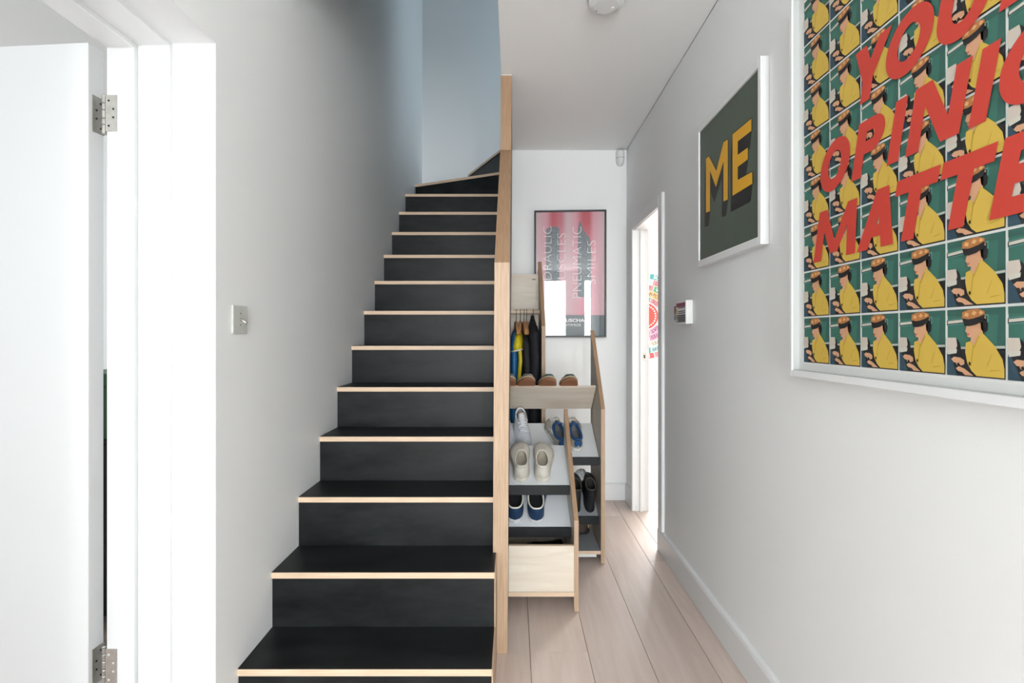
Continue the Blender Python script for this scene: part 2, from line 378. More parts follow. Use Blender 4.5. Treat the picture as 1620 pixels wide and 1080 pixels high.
b = B(); b.box(0.924, 0.947, 3.5985, 3.60, 1.07, 1.13); d2p(b, 'strike_plate', STEEL, jb)
b = B(); b.box(0.929, 0.938, 3.5975, 3.5995, 1.088, 1.112); d2p(b, 'strike_hole', DARKHOLE, jb)

# ------------------------------------------------------------------ staircase
ST = (-0.47, Y1, 0)
stair = thing('staircase', 'black staircase with pale plywood nosings, steps turning at the top', 'staircase', ST)
PXL = lambda z: -0.0819 + 0.0053 * z        # stair side of the leaning plywood panel
def stepx(k, z): return -0.0684 if k <= 2 else PXL(z) - 0.0006
for k in range(1, 13):
    y = Y1 + GO * (k - 1); z = RISE * k; xr = stepx(k, z - 0.02)
    yb = y + GO + 0.02 if k < 12 else 4.50
    bk = B()
    if k < 12: bk.box(XL + 0.0005, xr, y + 0.0015, yb, z - 0.022, z)
    else: bk.prism([(XL + 0.0005, y + 0.0015), (xr, y + 0.0015), (xr, 4.15), (XL + 0.0005, 4.52)], 'z', z - 0.022, z)
    tr = bk.build('tread', STEP, stair, ST)
    b = B(); b.box(XL + 0.0005, xr, y, y + 0.0015, z - 0.022, z - 0.0008); b.build('nosing', PLYZ, tr, ST)
    b = B(); b.box(XL + 0.0005, xr, y + 0.007, y + 0.022, RISE*(k-1) + 0.0005, z - 0.0225); b.build('riser', STEP, stair, ST)
def slab(poly, z, name='tread'):
    b = B(); b.prism(poly, 'z', z - 0.022, z); return b.build(name, STEP, stair, ST)
def strip(p, q, z0, z1, off, t, name, m, par):
    dx, dy = q[0]-p[0], q[1]-p[1]; L = math.hypot(dx, dy); nx, ny = -dy/L, dx/L
    if ny < 0: nx, ny = -nx, -ny
    b = B(); b.prism([(p[0]+nx*off, p[1]+ny*off), (q[0]+nx*off, q[1]+ny*off), (q[0]+nx*(off+t), q[1]+ny*(off+t)), (p[0]+nx*(off+t), p[1]+ny*(off+t))], 'z', z0, z1)
    return b.build(name, m, par, ST)
z13 = RISE*13; z14 = RISE*14; xp = PXL(2.6) - 0.001
a13, b13 = (XL + 0.0005, 4.484), (xp, 4.117)
a14, b14 = (-0.430, YS - 0.001), (xp, 4.10)
t13 = slab([a13, b13, (xp, YS - 0.001), (XL + 0.0005, YS - 0.001)], z13)
strip(a13, b13, z13 - 0.022, z13 - 0.0008, -0.002, 0.002, 'nosing', PLYZ, t13)
strip(a13, b13, RISE*12 + 0.0005, z13 - 0.0225, 0.006, 0.015, 'riser', STEP, stair)
t14 = slab([b14, (0.02, 4.10), (0.02, YS - 0.001), a14], z14)
b = B(); dx, dy = b14[0]-a14[0], b14[1]-a14[1]; L = math.hypot(dx, dy); nx, ny = dy/L, -dx/L
b.prism([a14, b14, (b14[0]+nx*0.002, b14[1]+ny*0.002), (a14[0]+nx*0.002, a14[1]+ny*0.002)], 'z', z14 - 0.022, z14 - 0.0008); b.build('nosing', PLYZ, t14, ST)
b = B(); b.prism([(a14[0]-nx*0.006, a14[1]-0.001), (b14[0]-nx*0.006, b14[1]-ny*0.006), (b14[0]-nx*0.02, b14[1]-ny*0.02), (a14[0]-nx*0.02, a14[1]-0.001)], 'z', z13 + 0.0005, z14 - 0.0225); b.build('riser', STEP, stair, ST, recalc=True)
b = B(); b.box(0.02, 1.15, 4.02, YS - 0.001, RISE*15 - 0.022, RISE*15); b.build('landing', STEP, stair, ST)
b = B(); b.box(0.026, 0.04, 4.02, YS - 0.001, z14 + 0.001, RISE*15 - 0.0225); b.build('riser', STEP, stair, ST)
# plywood cheek closing the right end of the two lowest steps
b = B()
yy = [Y1 + 0.004, Y1 + GO + 0.004, 1.984]
b.prism([(yy[0], 0.001), (yy[2], 0.001), (yy[2], 2*RISE - 0.001), (yy[1], 2*RISE - 0.001), (yy[1], RISE - 0.001), (yy[0], RISE - 0.001)], 'x', -0.0684, -0.0645)
b.build('end_cheek', PLYX, stair, ST)
# tall plywood panel carrying the outer side of the flight
b = B()
pan = [(1.984, 0.001), (2.272, 0.001), (2.272, 0.425), (3.712, 1.815), (3.712, 0.001), (YB - 0.001, 0.001), (YB - 0.001, HC - 0.001), (2.736, HC - 0.001), (2.736, 2.253), (1.984, 1.535)]
b.prism(pan, 'x', -0.0819, -0.0224, 1, 2, 2, [1, 1, 1, 1, 1, 1, 1, 3, 3, 1])
pn = b.build('side_panel', [BIRCH, PLYX, BLACKLAM, PLYD], stair, ST, shear=0.0053)
b = B(); b.box(-0.0819, -0.0224, 2.735, 2.760, HC - 0.004, HC - 0.0008); b.build('top_trim', GLOSSW, pn, ST, shear=0.0053)

# ------------------------------------------------------------------ pull-out storage units under the stairs
XI = -0.30
def facade(b, x0, x1, ya, yb, zs, zt, toe=0.0):
    b.prism([(ya, 0.004), (yb, 0.004), (yb, zt), (ya, zs)], 'x', x0, x1, 1, 0, 2, [1, 1, 3, 1])
    if toe:
        for i in range(len(b.v)):
            x, y, z = b.v[i]; b.v[i] = (x + toe * (y - ya) / (yb - ya), y, z)
    return b
MF = [FACE, PLYX, BLACKLAM, PLYD]
def tilted_shelf(root, org, x1, ya, za, yb, zb, t=0.015, mats=None, lip=0.045):
    b = B(); b.prism([(ya, za), (yb, zb), (yb, zb - t), (ya, za - t)], 'x', XI, x1)
    sh = b.build('shelf', mats or LAM, root, org)
    b = B(); b.box(XI, x1, ya - 0.012, ya - 0.0005, za - lip + 0.003, za + 0.003); b.build('shelf_lip', BLACKLAM, sh, org, bevel=0.001)
    return sh
# unit 1 : low, nearest
U1 = (0.0, 2.51, 0)
u1 = thing('pull_out_shoe_unit', 'lowest pull-out shoe drawer with pale birch side nearest the camera', 'drawer', U1, 'pull-out units under the stairs')
facade(B(), 0.2745, 0.2947, 2.28, 2.743, 0.415, 0.850).build('front_panel', MF, u1, U1)
b = B(); b.box(XI, 0.2743, 2.286, 2.304, 0.0915, 0.297, 0); sd = b.build('side_board', BIRCH, u1, U1)
b = B(); b.box(XI, 0.2743, 2.2865, 2.3035, 0.297, 0.2985); b.build('edge', PLYZ, sd, U1)
b = B(); b.box(XI, 0.2743, 2.283, 2.738, 0.071, 0.091); bb1 = b.build('base_board', FACE, u1, U1)
b = B(); b.box(XI, 0.2743, 2.2815, 2.283, 0.071, 0.0905); b.build('edge', PLYZ, bb1, U1)
b = B(); b.box(XI, 0.2743, 2.722, 2.738, 0.0915, 0.46); b.build('side_board', FACE, u1, U1)
tilted_shelf(u1, U1, 0.2743, 2.410, 0.335, 2.720, 0.487)
tilted_shelf(u1, U1, 0.2743, 2.467, 0.5166, 2.742, 0.654)
# unit 2 : taller, pulled out furthest
U2 = (0.1, 2.99, 0)
u2 = thing('pull_out_shoe_rack', 'tall pull-out shoe rack drawn out furthest, with birch tray on top', 'drawer', U2, 'pull-out units under the stairs')
X2 = 0.4797
facade(B(), 0.480, 0.502, 2.765, 3.215, 0.847, 1.282, toe=0.012).build('front_panel', MF, u2, U2)
b = B(); b.box(XI, X2, 2.775, 3.21, 0.050, 0.068); bb_ = b.build('base_board', GREYLAM, u2, U2)
b = B(); b.box(XI, X2, 2.7735, 2.775, 0.050, 0.068); b.build('edge', PLYZ, bb_, U2)
b = B(); b.box(XI, X2 + 0.005, 3.194, 3.21, 0.0685, 0.30); b.build('side_board', GREYLAM, u2, U2)
tilted_shelf(u2, U2, X2, 2.832, 0.567, 3.10, 0.712)
sB = tilted_shelf(u2, U2, X2, 2.845, 0.232, 3.15, 0.362, mats=GREYLAM)
b = B(); b.box(XI, X2 - 0.01, 3.15, 3.165, 0.335, 0.375); b.build('back_edge', PLYZ, sB, U2)
b = B(); b.box(XI, 0.46, 2.79, 2.806, 0.028, 0.0495); b.build('runner', PLASTIC, u2, U2)
# tilted tray board high in the unit, its front edge leaning towards the camera
b = B(); b.prism([(2.935, 0.947), (2.948, 0.958), (3.125, 0.812), (3.112, 0.799)], 'x', XI, X2); tray = b.build('tray_board', BIRCH, u2, U2, recalc=True)
b = B(); b.box(XI, X2, 3.112, 3.126, 0.815, 0.88); b.build('tray_stop', FACE, tray, U2)
b = B(); b.lathe([(0.004, 0), (0.004, -0.0015)], (X2 + 0.0035, 2.99, 0.90), 10, axis='x'); b.build('screw_hole', DARKHOLE, tray, U2)
# unit 3 : coat unit against the end wall
U3 = (0.0, 3.47, 0)
u3 = thing('pull_out_coat_rack', 'tallest pull-out coat unit with hanging rail below a birch board', 'coat rack', U3, 'pull-out units under the stairs')
facade(B(), 0.182, 0.2065, 3.24, 3.70, 1.31, 1.790).build('front_panel', MF, u3, U3)
b = B(); b.box(XI, 0.1818, 3.66, 3.678, 0.06, 1.694); bs = b.build('side_board', BIRCH, u3, U3)
b = B(); b.lathe([(0.002, 0), (0.016, -0.0006), (0.002, -0.0012)], (0.150, 3.66, 1.655), 14, axis='y'); b.v = [(x, y, 1.655 + (z - 1.655)*0.22) for x, y, z in b.v]; b.build('knot', mat('knot_brown', (0.22, 0.12, 0.07), 0.6), bs, U3)
b = B(); b.box(XI, 0.1818, 3.245, 3.66, 0.05, 0.068); b.build('base_board', FACE, u3, U3)
b = B(); b.tube([(XI, 3.47, 1.411), (0.1818, 3.47, 1.411)], 0.0155, 14); b.build('hanging_rail', wood('pale_dowel', (0.80, 0.66, 0.52), (0.72, 0.57, 0.43), (3, 40, 40)), u3, U3, smooth=True)

# ------------------------------------------------------------------ hangers and coats
HW = wood('hanger_beech', (0.58, 0.30, 0.12), (0.45, 0.21, 0.08), (30, 6, 30))
HSTEEL = mat('hook_wire', (0.10, 0.10, 0.10), 0.35, 0.8)
def hanger(x, label, tilt=0.0):
    loc = (x, 3.47, 1.411)
    t = thing('coat_hanger', label, 'hanger', loc, 'coat hangers on the rail')
    path = [(0, 0.012, 0.010), (0, 0.017, 0.0175), (0, 0.0, 0.026)]
    path = [(0, 0.0185*math.cos(a), 0.0185*math.sin(a)) for a in [math.radians(v) for v in range(-30, 211, 24)]]
    path = path[::1] + [(0, -0.012, -0.022), (0, 0, -0.034), (0, 0, -0.075)]
    B().tube(path, 0.0022, 6).build('hook', HSTEEL, t, smooth=True)
    arm = [(0, y, -0.075 - 0.075*abs(y/0.2)**1.3 - 0.0) for y in (-0.2, -0.15, -0.1, -0.05, 0, 0.05, 0.1, 0.15, 0.2)]
    B().tube(arm, [0.009, 0.011, 0.011, 0.011, 0.013, 0.011, 0.011, 0.011, 0.009], 8).build('shoulder_bar', HW, t, smooth=True)
    t.rotation_euler = (0, 0, tilt)
    return t
def garment(name, label, cat, x, ztop, zbot, tx, col, sleeve=None, yw=0.20, collar=True, seed=1, rough=0.75, hood=None, group='coats on the rail', skew=0.0, sdx=0.0, sr=1.0):
    t = thing(name, label, cat, (x, 3.47, zbot), group)
    rnd = random.Random(seed); M_ = mat(name + '_cloth', col, rough, noise=0.25, nscale=40, bump=0.3)
    H = ztop - zbot; n = 28; ph = [rnd.uniform(0, 6.28) for _ in range(4)]
    rings = []
    prof = [(1.0, 0.012, 0.035), (0.985, 0.020, 0.06), (0.955, 0.030, 0.13), (0.92, 0.040, 0.185), (0.88, 0.046, 0.205), (0.8, 0.048, 0.205), (0.6, 0.049, 0.205), (0.4, 0.05, 0.21), (0.2, 0.052, 0.215), (0.0, 0.054, 0.22)]
    for q, a, w in prof:
        a *= tx / 0.05; w *= yw / 0.21; ring = []
        for k in range(n):
            an = 2*math.pi*k/n; f = 1 + (1 - q)*(0.16*math.sin(3*an + ph[0]) + 0.10*math.sin(7*an + ph[1] + 2*q))
            c, s = math.cos(an), math.sin(an)
            ring.append((a*f*math.copysign(abs(c)**0.8, c) + skew*(1-q), w*(0.9 + 0.1*f)*math.copysign(abs(s)**0.7, s), q*H))
        rings.append(ring)
    B().rings(rings, 0, caps=True).build('body', M_, t, smooth=True)
    sm = M_ if sleeve is None else mat(name + '_sleeve_cloth', sleeve, rough, noise=0.2, nscale=40, bump=0.3)
    for sy in (-1, 1):
        y0 = sy*yw*0.93
        pts = [(sdx*0.5, y0*0.86, H*0.93), (sdx + 0.004, y0*1.0, H*0.87), (sdx + 0.008 + skew*0.3, y0*1.06, H*0.7), (sdx*0.8 + 0.004 + skew*0.5, y0*1.05, H*0.5), (sdx*0.2 + skew*0.7, y0*1.0, H*0.24)]
        rr = [tx*0.7*sr, tx*0.86*sr, tx*0.78*sr, tx*0.72*sr, tx*0.62*sr]
        B().tube(pts, rr, 12).build('sleeve', sm, t, smooth=True)
    if collar:
        B().tube([(0, 0.05*math.cos(a), H*1.0 + 0.006*math.sin(a*2)) for a in [2*math.pi*i/12 for i in range(12)]], 0.012, 8, closed=True).build('collar', M_, t, smooth=True)
    return t
hanger(0.136, 'wooden coat hanger nearest the sloping plywood front, holding the black coat')
hanger(0.092, 'second wooden coat hanger from the sloping plywood front')
hanger(0.074, 'middle wooden coat hanger on the rail', 0.03)
hanger(0.050, 'wooden coat hanger holding the yellow and blue jacket', -0.06)
hanger(0.020, 'wooden coat hanger nearest the tall side panel', 0.05)
garment('long_coat', 'black coat hanging nearest the sloping plywood front', 'coat', 0.132, 1.372, 0.42, 0.040, (0.010, 0.011, 0.016), seed=3)
garment('dark_jacket', 'charcoal jacket between the black coat and the yellow jacket', 'jacket', 0.081, 1.30, 0.45, 0.026, (0.022, 0.022, 0.025), seed=5)
rj = garment('rain_jacket', 'yellow and blue hooded rain jacket hanging on the rail', 'jacket', 0.008, 1.285, 0.62, 0.034, (0.02, 0.17, 0.42), sleeve=(0.72, 0.58, 0.02), seed=8, collar=False, rough=0.5, sdx=0.030, sr=0.5)
YEL = mat('yellow_raincloth', (0.78, 0.63, 0.02), 0.45, noise=0.12, nscale=20, bump=0.3)
hd = []
for q, a, w in ((0, 0.056, 0.215), (0.25, 0.058, 0.222), (0.5, 0.052, 0.21), (0.75, 0.038, 0.17), (0.93, 0.02, 0.10), (1.0, 0.006, 0.03)):
    hd.append([(0.018 + a*0.92*math.cos(2*math.pi*k/20)*(1 + 0.06*math.sin(5*k)), w*math.sin(2*math.pi*k/20), 0.535 + 0.125*q + 0.012*math.cos(2*math.pi*k/20)) for k in range(20)])
hdo = B().rings(hd, 0, caps=True).build('yoke', YEL, rj, smooth=True)
B().tube([(0.018 + 0.054*math.cos(2*math.pi*k/20), 0.219*math.sin(2*math.pi*k/20), 0.533 + 0.012*math.cos(2*math.pi*k/20)) for k in range(20)], 0.0065, 6, closed=True).build('piping', mat('cream_piping', (0.85, 0.80, 0.62), 0.6), hdo, smooth=True)
# waterproof trousers hanging lower
garment('waterproof_trousers', 'yellow waterproof trousers hanging below the rain jacket', 'trousers', 0.002, 0.95, 0.40, 0.026, (0.70, 0.56, 0.02), seed=12, yw=0.12, collar=False, rough=0.5)

# ------------------------------------------------------------------ shoes
def shoe(name, label, loc, yaw, tilt, L=0.285, W=0.102, upper=(0.7, 0.7, 0.66), sole=(0.8, 0.8, 0.76), rim=(0.8, 0.78, 0.72), inside=(0.5, 0.47, 0.42),
         heel=0.075, side=0.055, throat=0.078, o0=0.05, o1=0.62, ow=0.29, sole_t=0.022, laces=None, tongue=None, toecap=None, tab=None, cat='shoe', group=None, stripe=None, flip=1, swell=0.0, rimr=0.0032):
    t = thing(name, label, cat, (0, 0, 0), group)
    t.matrix_world = Matrix.Translation(loc) @ Matrix.Rotation(tilt, 4, 'X') @ Matrix.Rotation(yaw, 4, 'Z')
    N = 36
    kn = [(0, 0.0), (0.02, 0.36), (0.06, 0.56), (0.12, 0.68), (0.22, 0.74), (0.4, 0.76), (0.55, 0.86), (0.70, 1.0), (0.80, 0.97), (0.89, 0.80), (0.95, 0.56), (0.985, 0.30), (1, 0.0)]
    def hw(s):
        for (a, x), (b2, y) in zip(kn, kn[1:]):
            if s <= b2: return x + (y - x)*(s - a)/(b2 - a)
        return 0
    def foot(k, grow=0.0):
        an = 2*math.pi*k/N; s = (1 - math.cos(an))/2; side_ = 1 if an < math.pi else -1
        x = side_*hw(s)*W/2 if 0 < s < 1 else 0
        cx = flip*0.012*math.sin(math.pi*min(1, max(0, (s - 0.3)/0.7)))
        return Vector((cx + x*(1 + grow*2/W), -grow + s*(L + 2*grow), 0))
    def rimp(k):
        an = 2*math.pi*k/N; s = (1 - math.cos(an))/2; side_ = 1 if an < math.pi else -1
        y = L*(o0 + (o1 - o0)*s); x = side_*W*ow*abs(math.sin(an))**0.75
        z = heel*(1 - s)**2 + 2*s*(1 - s)*(side*2 - 0.5*(heel + throat)) + throat*s*s
        return Vector((x, y, sole_t*0.6 + z))
    # sole
    b = B(); b.rings([[foot(k, -0.002) for k in range(N)], [foot(k, 0.002) + Vector((0, 0, 0.006)) for k in range(N)], [foot(k, 0.003) + Vector((0, 0, sole_t*0.75)) for k in range(N)], [foot(k, 0.001) + Vector((0, 0, sole_t)) for k in range(N)]], 0, caps=True)
    so = b.build('sole', mat(name + '_sole', sole, 0.55), t, smooth=False)
    # upper
    rows = []
    for j in range(8):
        u = j/7; e = 1 - math.cos(u*math.pi/2); zz = math.sin(u*math.pi/2); ring = []
        for k in range(N):
            f = foot(k); r = rimp(k)
            p = f.lerp(Vector((r.x, r.y, 0)), e); p.z = sole_t*0.8 + (r.z - sole_t*0.8)*zz
            if swell: p += (f - Vector((0, L*0.5, 0))).normalized()*swell*math.sin(u*math.pi)
            ring.append(p)
        rows.append(ring)
    UP = mat(name + '_upper', upper, 0.6, noise=0.14, nscale=70, bump=0.2)
    B().rings(rows).build('upper', UP, t, smooth=True)
    # lining and insole
    inner = [[rimp(k) for k in range(N)]]
    for q in (0.35, 0.8):
        inner.append([Vector((rimp(k).x*(1.0 - 0.02*q), rimp(k).y, rimp(k).z + (sole_t + 0.006 - rimp(k).z)*q)) for k in range(N)])
    inner.append([Vector((rimp(k).x*0.9, rimp(k).y, sole_t + 0.005)) for k in range(N)])
    b = B(); b.rings([r[::-1] for r in inner]); b.add(inner[-1], [tuple(range(N))]); b.build('lining', mat(name + '_lining', inside, 0.8), t, smooth=False)
    B().tube([rimp(k) for k in range(N)], rimr, 6, closed=True).build('collar', mat(name + '_rim', rim, 0.7), t, smooth=True)
    yt = L*o1; zt = sole_t*0.6 + throat
    def topz(y, x=0.0):
        e = min(1.0, max(0.0, (L - y)/(L - yt)))
        return sole_t*0.8 + (zt - sole_t*0.8)*math.sqrt(max(0, 1 - (1 - e)**2)) - 9.0*x*x
    if tongue:
        b = B(); rr = []
        for q in range(6):
            u = q/5; y = yt + 0.03 - u*0.075; z = zt - 0.012 + u*0.040 + 0.004; w = 0.022 + 0.008*u
            rr.append([(-w, y, z - 0.006), (0, y, z + 0.005), (w, y, z - 0.006), (0, y + 0.004, z - 0.012)])
        b.rings(rr, caps=True); b.build('tongue', mat(name + '_tongue', tongue, 0.7), t, smooth=True)
    if laces:
        LM = mat(name + '_lace', laces, 0.7)
        for q in range(5):
            y = yt + 0.008 + q*0.0165; w = 0.027
            B().tube([(-w, y, topz(y, w) + 0.001), (-w*0.5, y + 0.004, topz(y + 0.004, w*0.5) + 0.004), (w*0.5, y + (0.012 if q % 2 else -0.006), topz(y, w*0.5) + 0.004), (w, y + 0.006, topz(y, w) + 0.001)], 0.0036, 6).build('lace', LM, t, smooth=True)
        for sx in (-1, 1):
            B().tube([(0, yt - 0.005, zt + 0.006), (sx*0.014, yt - 0.014, zt + 0.012), (sx*0.032, yt - 0.008, zt + 0.002), (sx*0.024, yt + 0.008, zt - 0.002), (sx*0.004, yt - 0.002, zt + 0.005)], 0.0032, 6).build('lace_loop', LM, t, smooth=True)
    if tab:
        b = B(); b.prism([(-0.017, sole_t + 0.012), (0.017, sole_t + 0.012), (0.022, sole_t + 0.03), (0.020, heel + 0.008), (-0.020, heel + 0.008), (-0.022, sole_t + 0.03)], 'y', 0.002, 0.010); b.build('heel_tab', mat(name + '_tab', tab, 0.5), t, bevel=0.002)
    if toecap:
        b = B(); b.rings([[foot(k, 0.0035)*1.0 + Vector((0, 0, sole_t*0.7)) for k in range(12, 25)], [foot(k, 0.0035) + Vector((0, 0, sole_t + 0.003)) for k in range(12, 25)]])
        b.f = b.f[:12] ; b.m = b.m[:12]; b.build('toe_bumper', mat(name + '_toecap', toecap, 0.6), t)
    if stripe:
        SMt = mat(name + '_stripe', stripe, 0.6)
        for q in (0.50, 0.58, 0.66):
            for sd_ in (1, -1):
                k = round(math.acos(1 - 2*q)/(2*math.pi)*N); k = k if sd_ > 0 else N - k
                pts = []
                for j in (1, 3, 5, 6):
                    p = rows[j][k % N]; pts.append(p + Vector((0, -0.004*j, 0.001)) + Vector((sd_*0.0012, 0, 0)))
                B().tube(pts, 0.0032, 5).build('stripe', SMt, t, smooth=True)
    return t
TA = math.atan(0.49)
def on_shelf(x, y, ya, za, sl=0.49, up=0.001): return (x, y, za + (y - ya)*sl + up)
G1 = 'cream slip-on shoes'; G2 = 'navy shoes'; G3 = 'white trainers'; G4 = 'blue-lined runners'; G5 = 'gum-soled shoes'
CR = dict(L=0.278, W=0.108, upper=(0.66, 0.62, 0.54), sole=(0.72, 0.68, 0.60), rim=(0.70, 0.66, 0.58), inside=(0.42, 0.38, 0.31), heel=0.058, side=0.046, throat=0.055, o0=0.13, o1=0.60, ow=0.285, sole_t=0.024, rimr=0.0045, swell=0.004)
shoe('slip_on_shoe', 'cream slip-on shoe beside the plywood post, left of its pair', on_shelf(0.038, 2.484, 2.467, 0.5166), -0.03, TA, group=G1, flip=-1, **CR)
shoe('slip_on_shoe', 'cream slip-on shoe nearer the sloping front panel, right of its pair', on_shelf(0.144, 2.482, 2.467, 0.5166), -0.02, TA, group=G1, flip=1, **CR)
NV = dict(L=0.285, W=0.110, upper=(0.012, 0.045, 0.115), sole=(0.70, 0.71, 0.72), rim=(0.78, 0.76, 0.66), inside=(0.022, 0.022, 0.026), heel=0.078, side=0.066, throat=0.085, o0=0.03, o1=0.58, ow=0.335, sole_t=0.026, rimr=0.0042, tongue=(0.03, 0.06, 0.12), swell=0.002)
shoe('navy_shoe', 'navy blue shoe half hidden by the plywood post', on_shelf(0.008, 2.428, 2.41, 0.335), -0.02, TA, group=G2, flip=-1, **NV)
shoe('navy_shoe', 'navy blue shoe in full view on the lower shelf', on_shelf(0.112, 2.424, 2.41, 0.335), 0.02, TA, group=G2, flip=1, **NV)
WT = dict(L=0.275, W=0.110, upper=(0.62, 0.64, 0.68), sole=(0.80, 0.80, 0.80), rim=(0.80, 0.81, 0.83), inside=(0.50, 0.48, 0.45), heel=0.095, side=0.072, throat=0.085, o0=0.04, o1=0.46, ow=0.27, sole_t=0.024, laces=(0.84, 0.85, 0.88), tongue=(0.76, 0.78, 0.80), rimr=0.006)
shoe('white_trainer', 'white laced trainer with toe behind the cream slip-on', on_shelf(0.040, 3.112, 2.832, 0.567, 0.541), math.pi + 0.10, -math.atan(0.541) if False else math.atan(0.541), group=G3, flip=1, **WT)
shoe('white_trainer', 'white laced trainer mostly hidden by the plywood post', on_shelf(-0.062, 3.10, 2.832, 0.567, 0.541), math.pi + 0.06, math.atan(0.541), group=G3, flip=-1, **WT)
RN = dict(L=0.272, W=0.098, upper=(0.46, 0.44, 0.39), sole=(0.74, 0.73, 0.70), rim=(0.012, 0.065, 0.18), inside=(0.20, 0.20, 0.21), heel=0.066, side=0.056, throat=0.072, o0=0.05, o1=0.56, ow=0.29, sole_t=0.024, tab=(0.012, 0.075, 0.22), stripe=(0.72, 0.70, 0.66), laces=(0.62, 0.60, 0.56), tongue=(0.02, 0.09, 0.26), rimr=0.009)
shoe('runner_shoe', 'grey striped running shoe with blue collar, left of its pair', on_shelf(0.278, 2.872, 2.832, 0.567, 0.541), 0.16, math.atan(0.541), group=G4, flip=-1, **RN)
shoe('runner_shoe', 'running shoe with blue heel tab right of the sloping panel edge', on_shelf(0.366, 2.868, 2.832, 0.567, 0.541), 0.10, math.atan(0.541), group=G4, flip=1, **RN)
# gum-soled shoes on the high tray, toes poking over its edge
GA = math.atan2(0.147, -0.17)
def gum(x, label, up, tw=0.0, over=0.062):
    tl = math.atan2(0.147, 0.178)           # tray rises towards the camera
    y = 2.941; z = 0.955
    Lg = 0.27
    # toe beyond the tray edge by `over`; heel lower and further back
    hy = y + (Lg - over)*math.cos(tl); hz = z - (Lg - over)*math.sin(tl) + 0.003
    s = shoe('gum_soled_shoe', label, (0, 0, 0), 0, 0, L=Lg, W=0.104, upper=up, sole=(0.27, 0.115, 0.055), rim=(0.05, 0.06, 0.06), inside=(0.1, 0.1, 0.1), heel=0.07, side=0.055, throat=0.07, o0=0.05, o1=0.52, sole_t=0.024, laces=(0.35, 0.36, 0.38), tongue=(0.2, 0.2, 0.22), toecap=(0.45, 0.40, 0.30), group=G5)
    s.matrix_world = Matrix.Translation((x, hy, hz)) @ Matrix.Rotation(-tl, 4, 'X') @ Matrix.Rotation(math.pi + tw, 4, 'Z')
    return s
gum(-0.024, 'brown gum-soled shoe next to the plywood post on the tray', (0.14, 0.12, 0.10))
gum(0.086, 'gum-soled shoe with cream welt second from the post', (0.20, 0.17, 0.13), 0.0)
gum(0.230, 'green gum-soled trainer third from the post', (0.02, 0.075, 0.05), -0.10)
gum(0.354, 'green gum-soled trainer nearest the front panel', (0.02, 0.075, 0.05), -0.10)
# dark boots in the lower shelf
BT = dict(L=0.255, W=0.076, upper=(0.016, 0.018, 0.022), sole=(0.012, 0.012, 0.013), rim=(0.10, 0.085, 0.07), inside=(0.03, 0.03, 0.03), heel=0.145, side=0.138, throat=0.15, o0=0.03, o1=0.42, ow=0.36, sole_t=0.02, cat='boot', group='black ankle boots')
shoe('ankle_boot', 'black ankle boot nearest the tall front panel', on_shelf(0.438, 2.868, 2.845, 0.232, 0.426), 0.0, math.atan(0.426), **BT)
shoe('ankle_boot', 'black ankle boot partly behind the nearer sloping panel', on_shelf(0.358, 2.866, 2.845, 0.232, 0.426), 0.04, math.atan(0.426), **BT)
# a crumpled white sock stuffed into the boots
sk = []
rr = random.Random(4)
for q in range(7):
    a = q/6; r0 = 0.026*math.sin(math.pi*(0.15 + 0.8*a)) + 0.006
    sk.append([(0.392 + 0.010*a + r0*1.3*math.cos(2*math.pi*k/14)*(1 + 0.15*math.sin(3*k + q)), 2.99 + r0*math.sin(2*math.pi*k/14), 0.395 + 0.062*a + 0.006*math.sin(2*k + q)) for k in range(14)])
tag(B().rings(sk, 0, caps=True).build('sock', mat('white_patterned_sock', (0.66, 0.66, 0.66), 0.9, noise=0.6, nscale=90), smooth=True), 'crumpled white patterned sock on top of the black boots', 'sock')
shoe('brown_loafer', 'dark brown shoe on the bottom board of the shoe rack', (0.455, 3.03, 0.0695), math.pi/2 - 0.1, 0.0, L=0.25, W=0.09, upper=(0.05, 0.028, 0.016), sole=(0.02, 0.015, 0.012), rim=(0.30, 0.17, 0.08), inside=(0.08, 0.05, 0.03), heel=0.05, side=0.04, throat=0.05, tab=(0.5, 0.3, 0.12))
shoe('black_shoe', 'black shoe lying in the bottom of the nearest drawer', (0.262, 2.60, 0.0925), math.pi/2 + 0.12, 0.0, L=0.27, W=0.10, upper=(0.012, 0.012, 0.013), sole=(0.01, 0.01, 0.01), rim=(0.02, 0.02, 0.02), inside=(0.02, 0.02, 0.02), heel=0.09, side=0.075, throat=0.085)

# ------------------------------------------------------------------ flat lettering and polygon prints
def flat(polys, mats, name, parent, org, frame, smooth=False):
    """polys: list of (layer, material index, [(u,v)...]); frame(u,v,layer)->xyz"""
    b = B()
    for lay, mi, pl in polys:
        b.add([frame(u, v, lay) for u, v in pl], [tuple(range(len(pl)))], mi)
    return b.build(name, mats, parent, org)
def ring_poly(cx, cy, rx, ry, ix, iy, n=36):
    qs = []
    for k in range(n):
        a, c = 2*math.pi*k/n, 2*math.pi*(k+1)/n
        qs.append([(cx + rx*math.cos(a), cy + ry*math.sin(a)), (cx + rx*math.cos(c), cy + ry*math.sin(c)), (cx + ix*math.cos(c), cy + iy*math.sin(c)), (cx + ix*math.cos(a), cy + iy*math.sin(a))])
    return qs
def arc_band(cx, cy, rx, ry, ix, iy, a0, a1, n=16):
    qs = []
    for k in range(n):
        a, c = math.radians(a0 + (a1-a0)*k/n), math.radians(a0 + (a1-a0)*(k+1)/n)
        qs.append([(cx + rx*math.cos(a), cy + ry*math.sin(a)), (cx + rx*math.cos(c), cy + ry*math.sin(c)), (cx + ix*math.cos(c), cy + iy*math.sin(c)), (cx + ix*math.cos(a), cy + iy*math.sin(a))])
    return qs
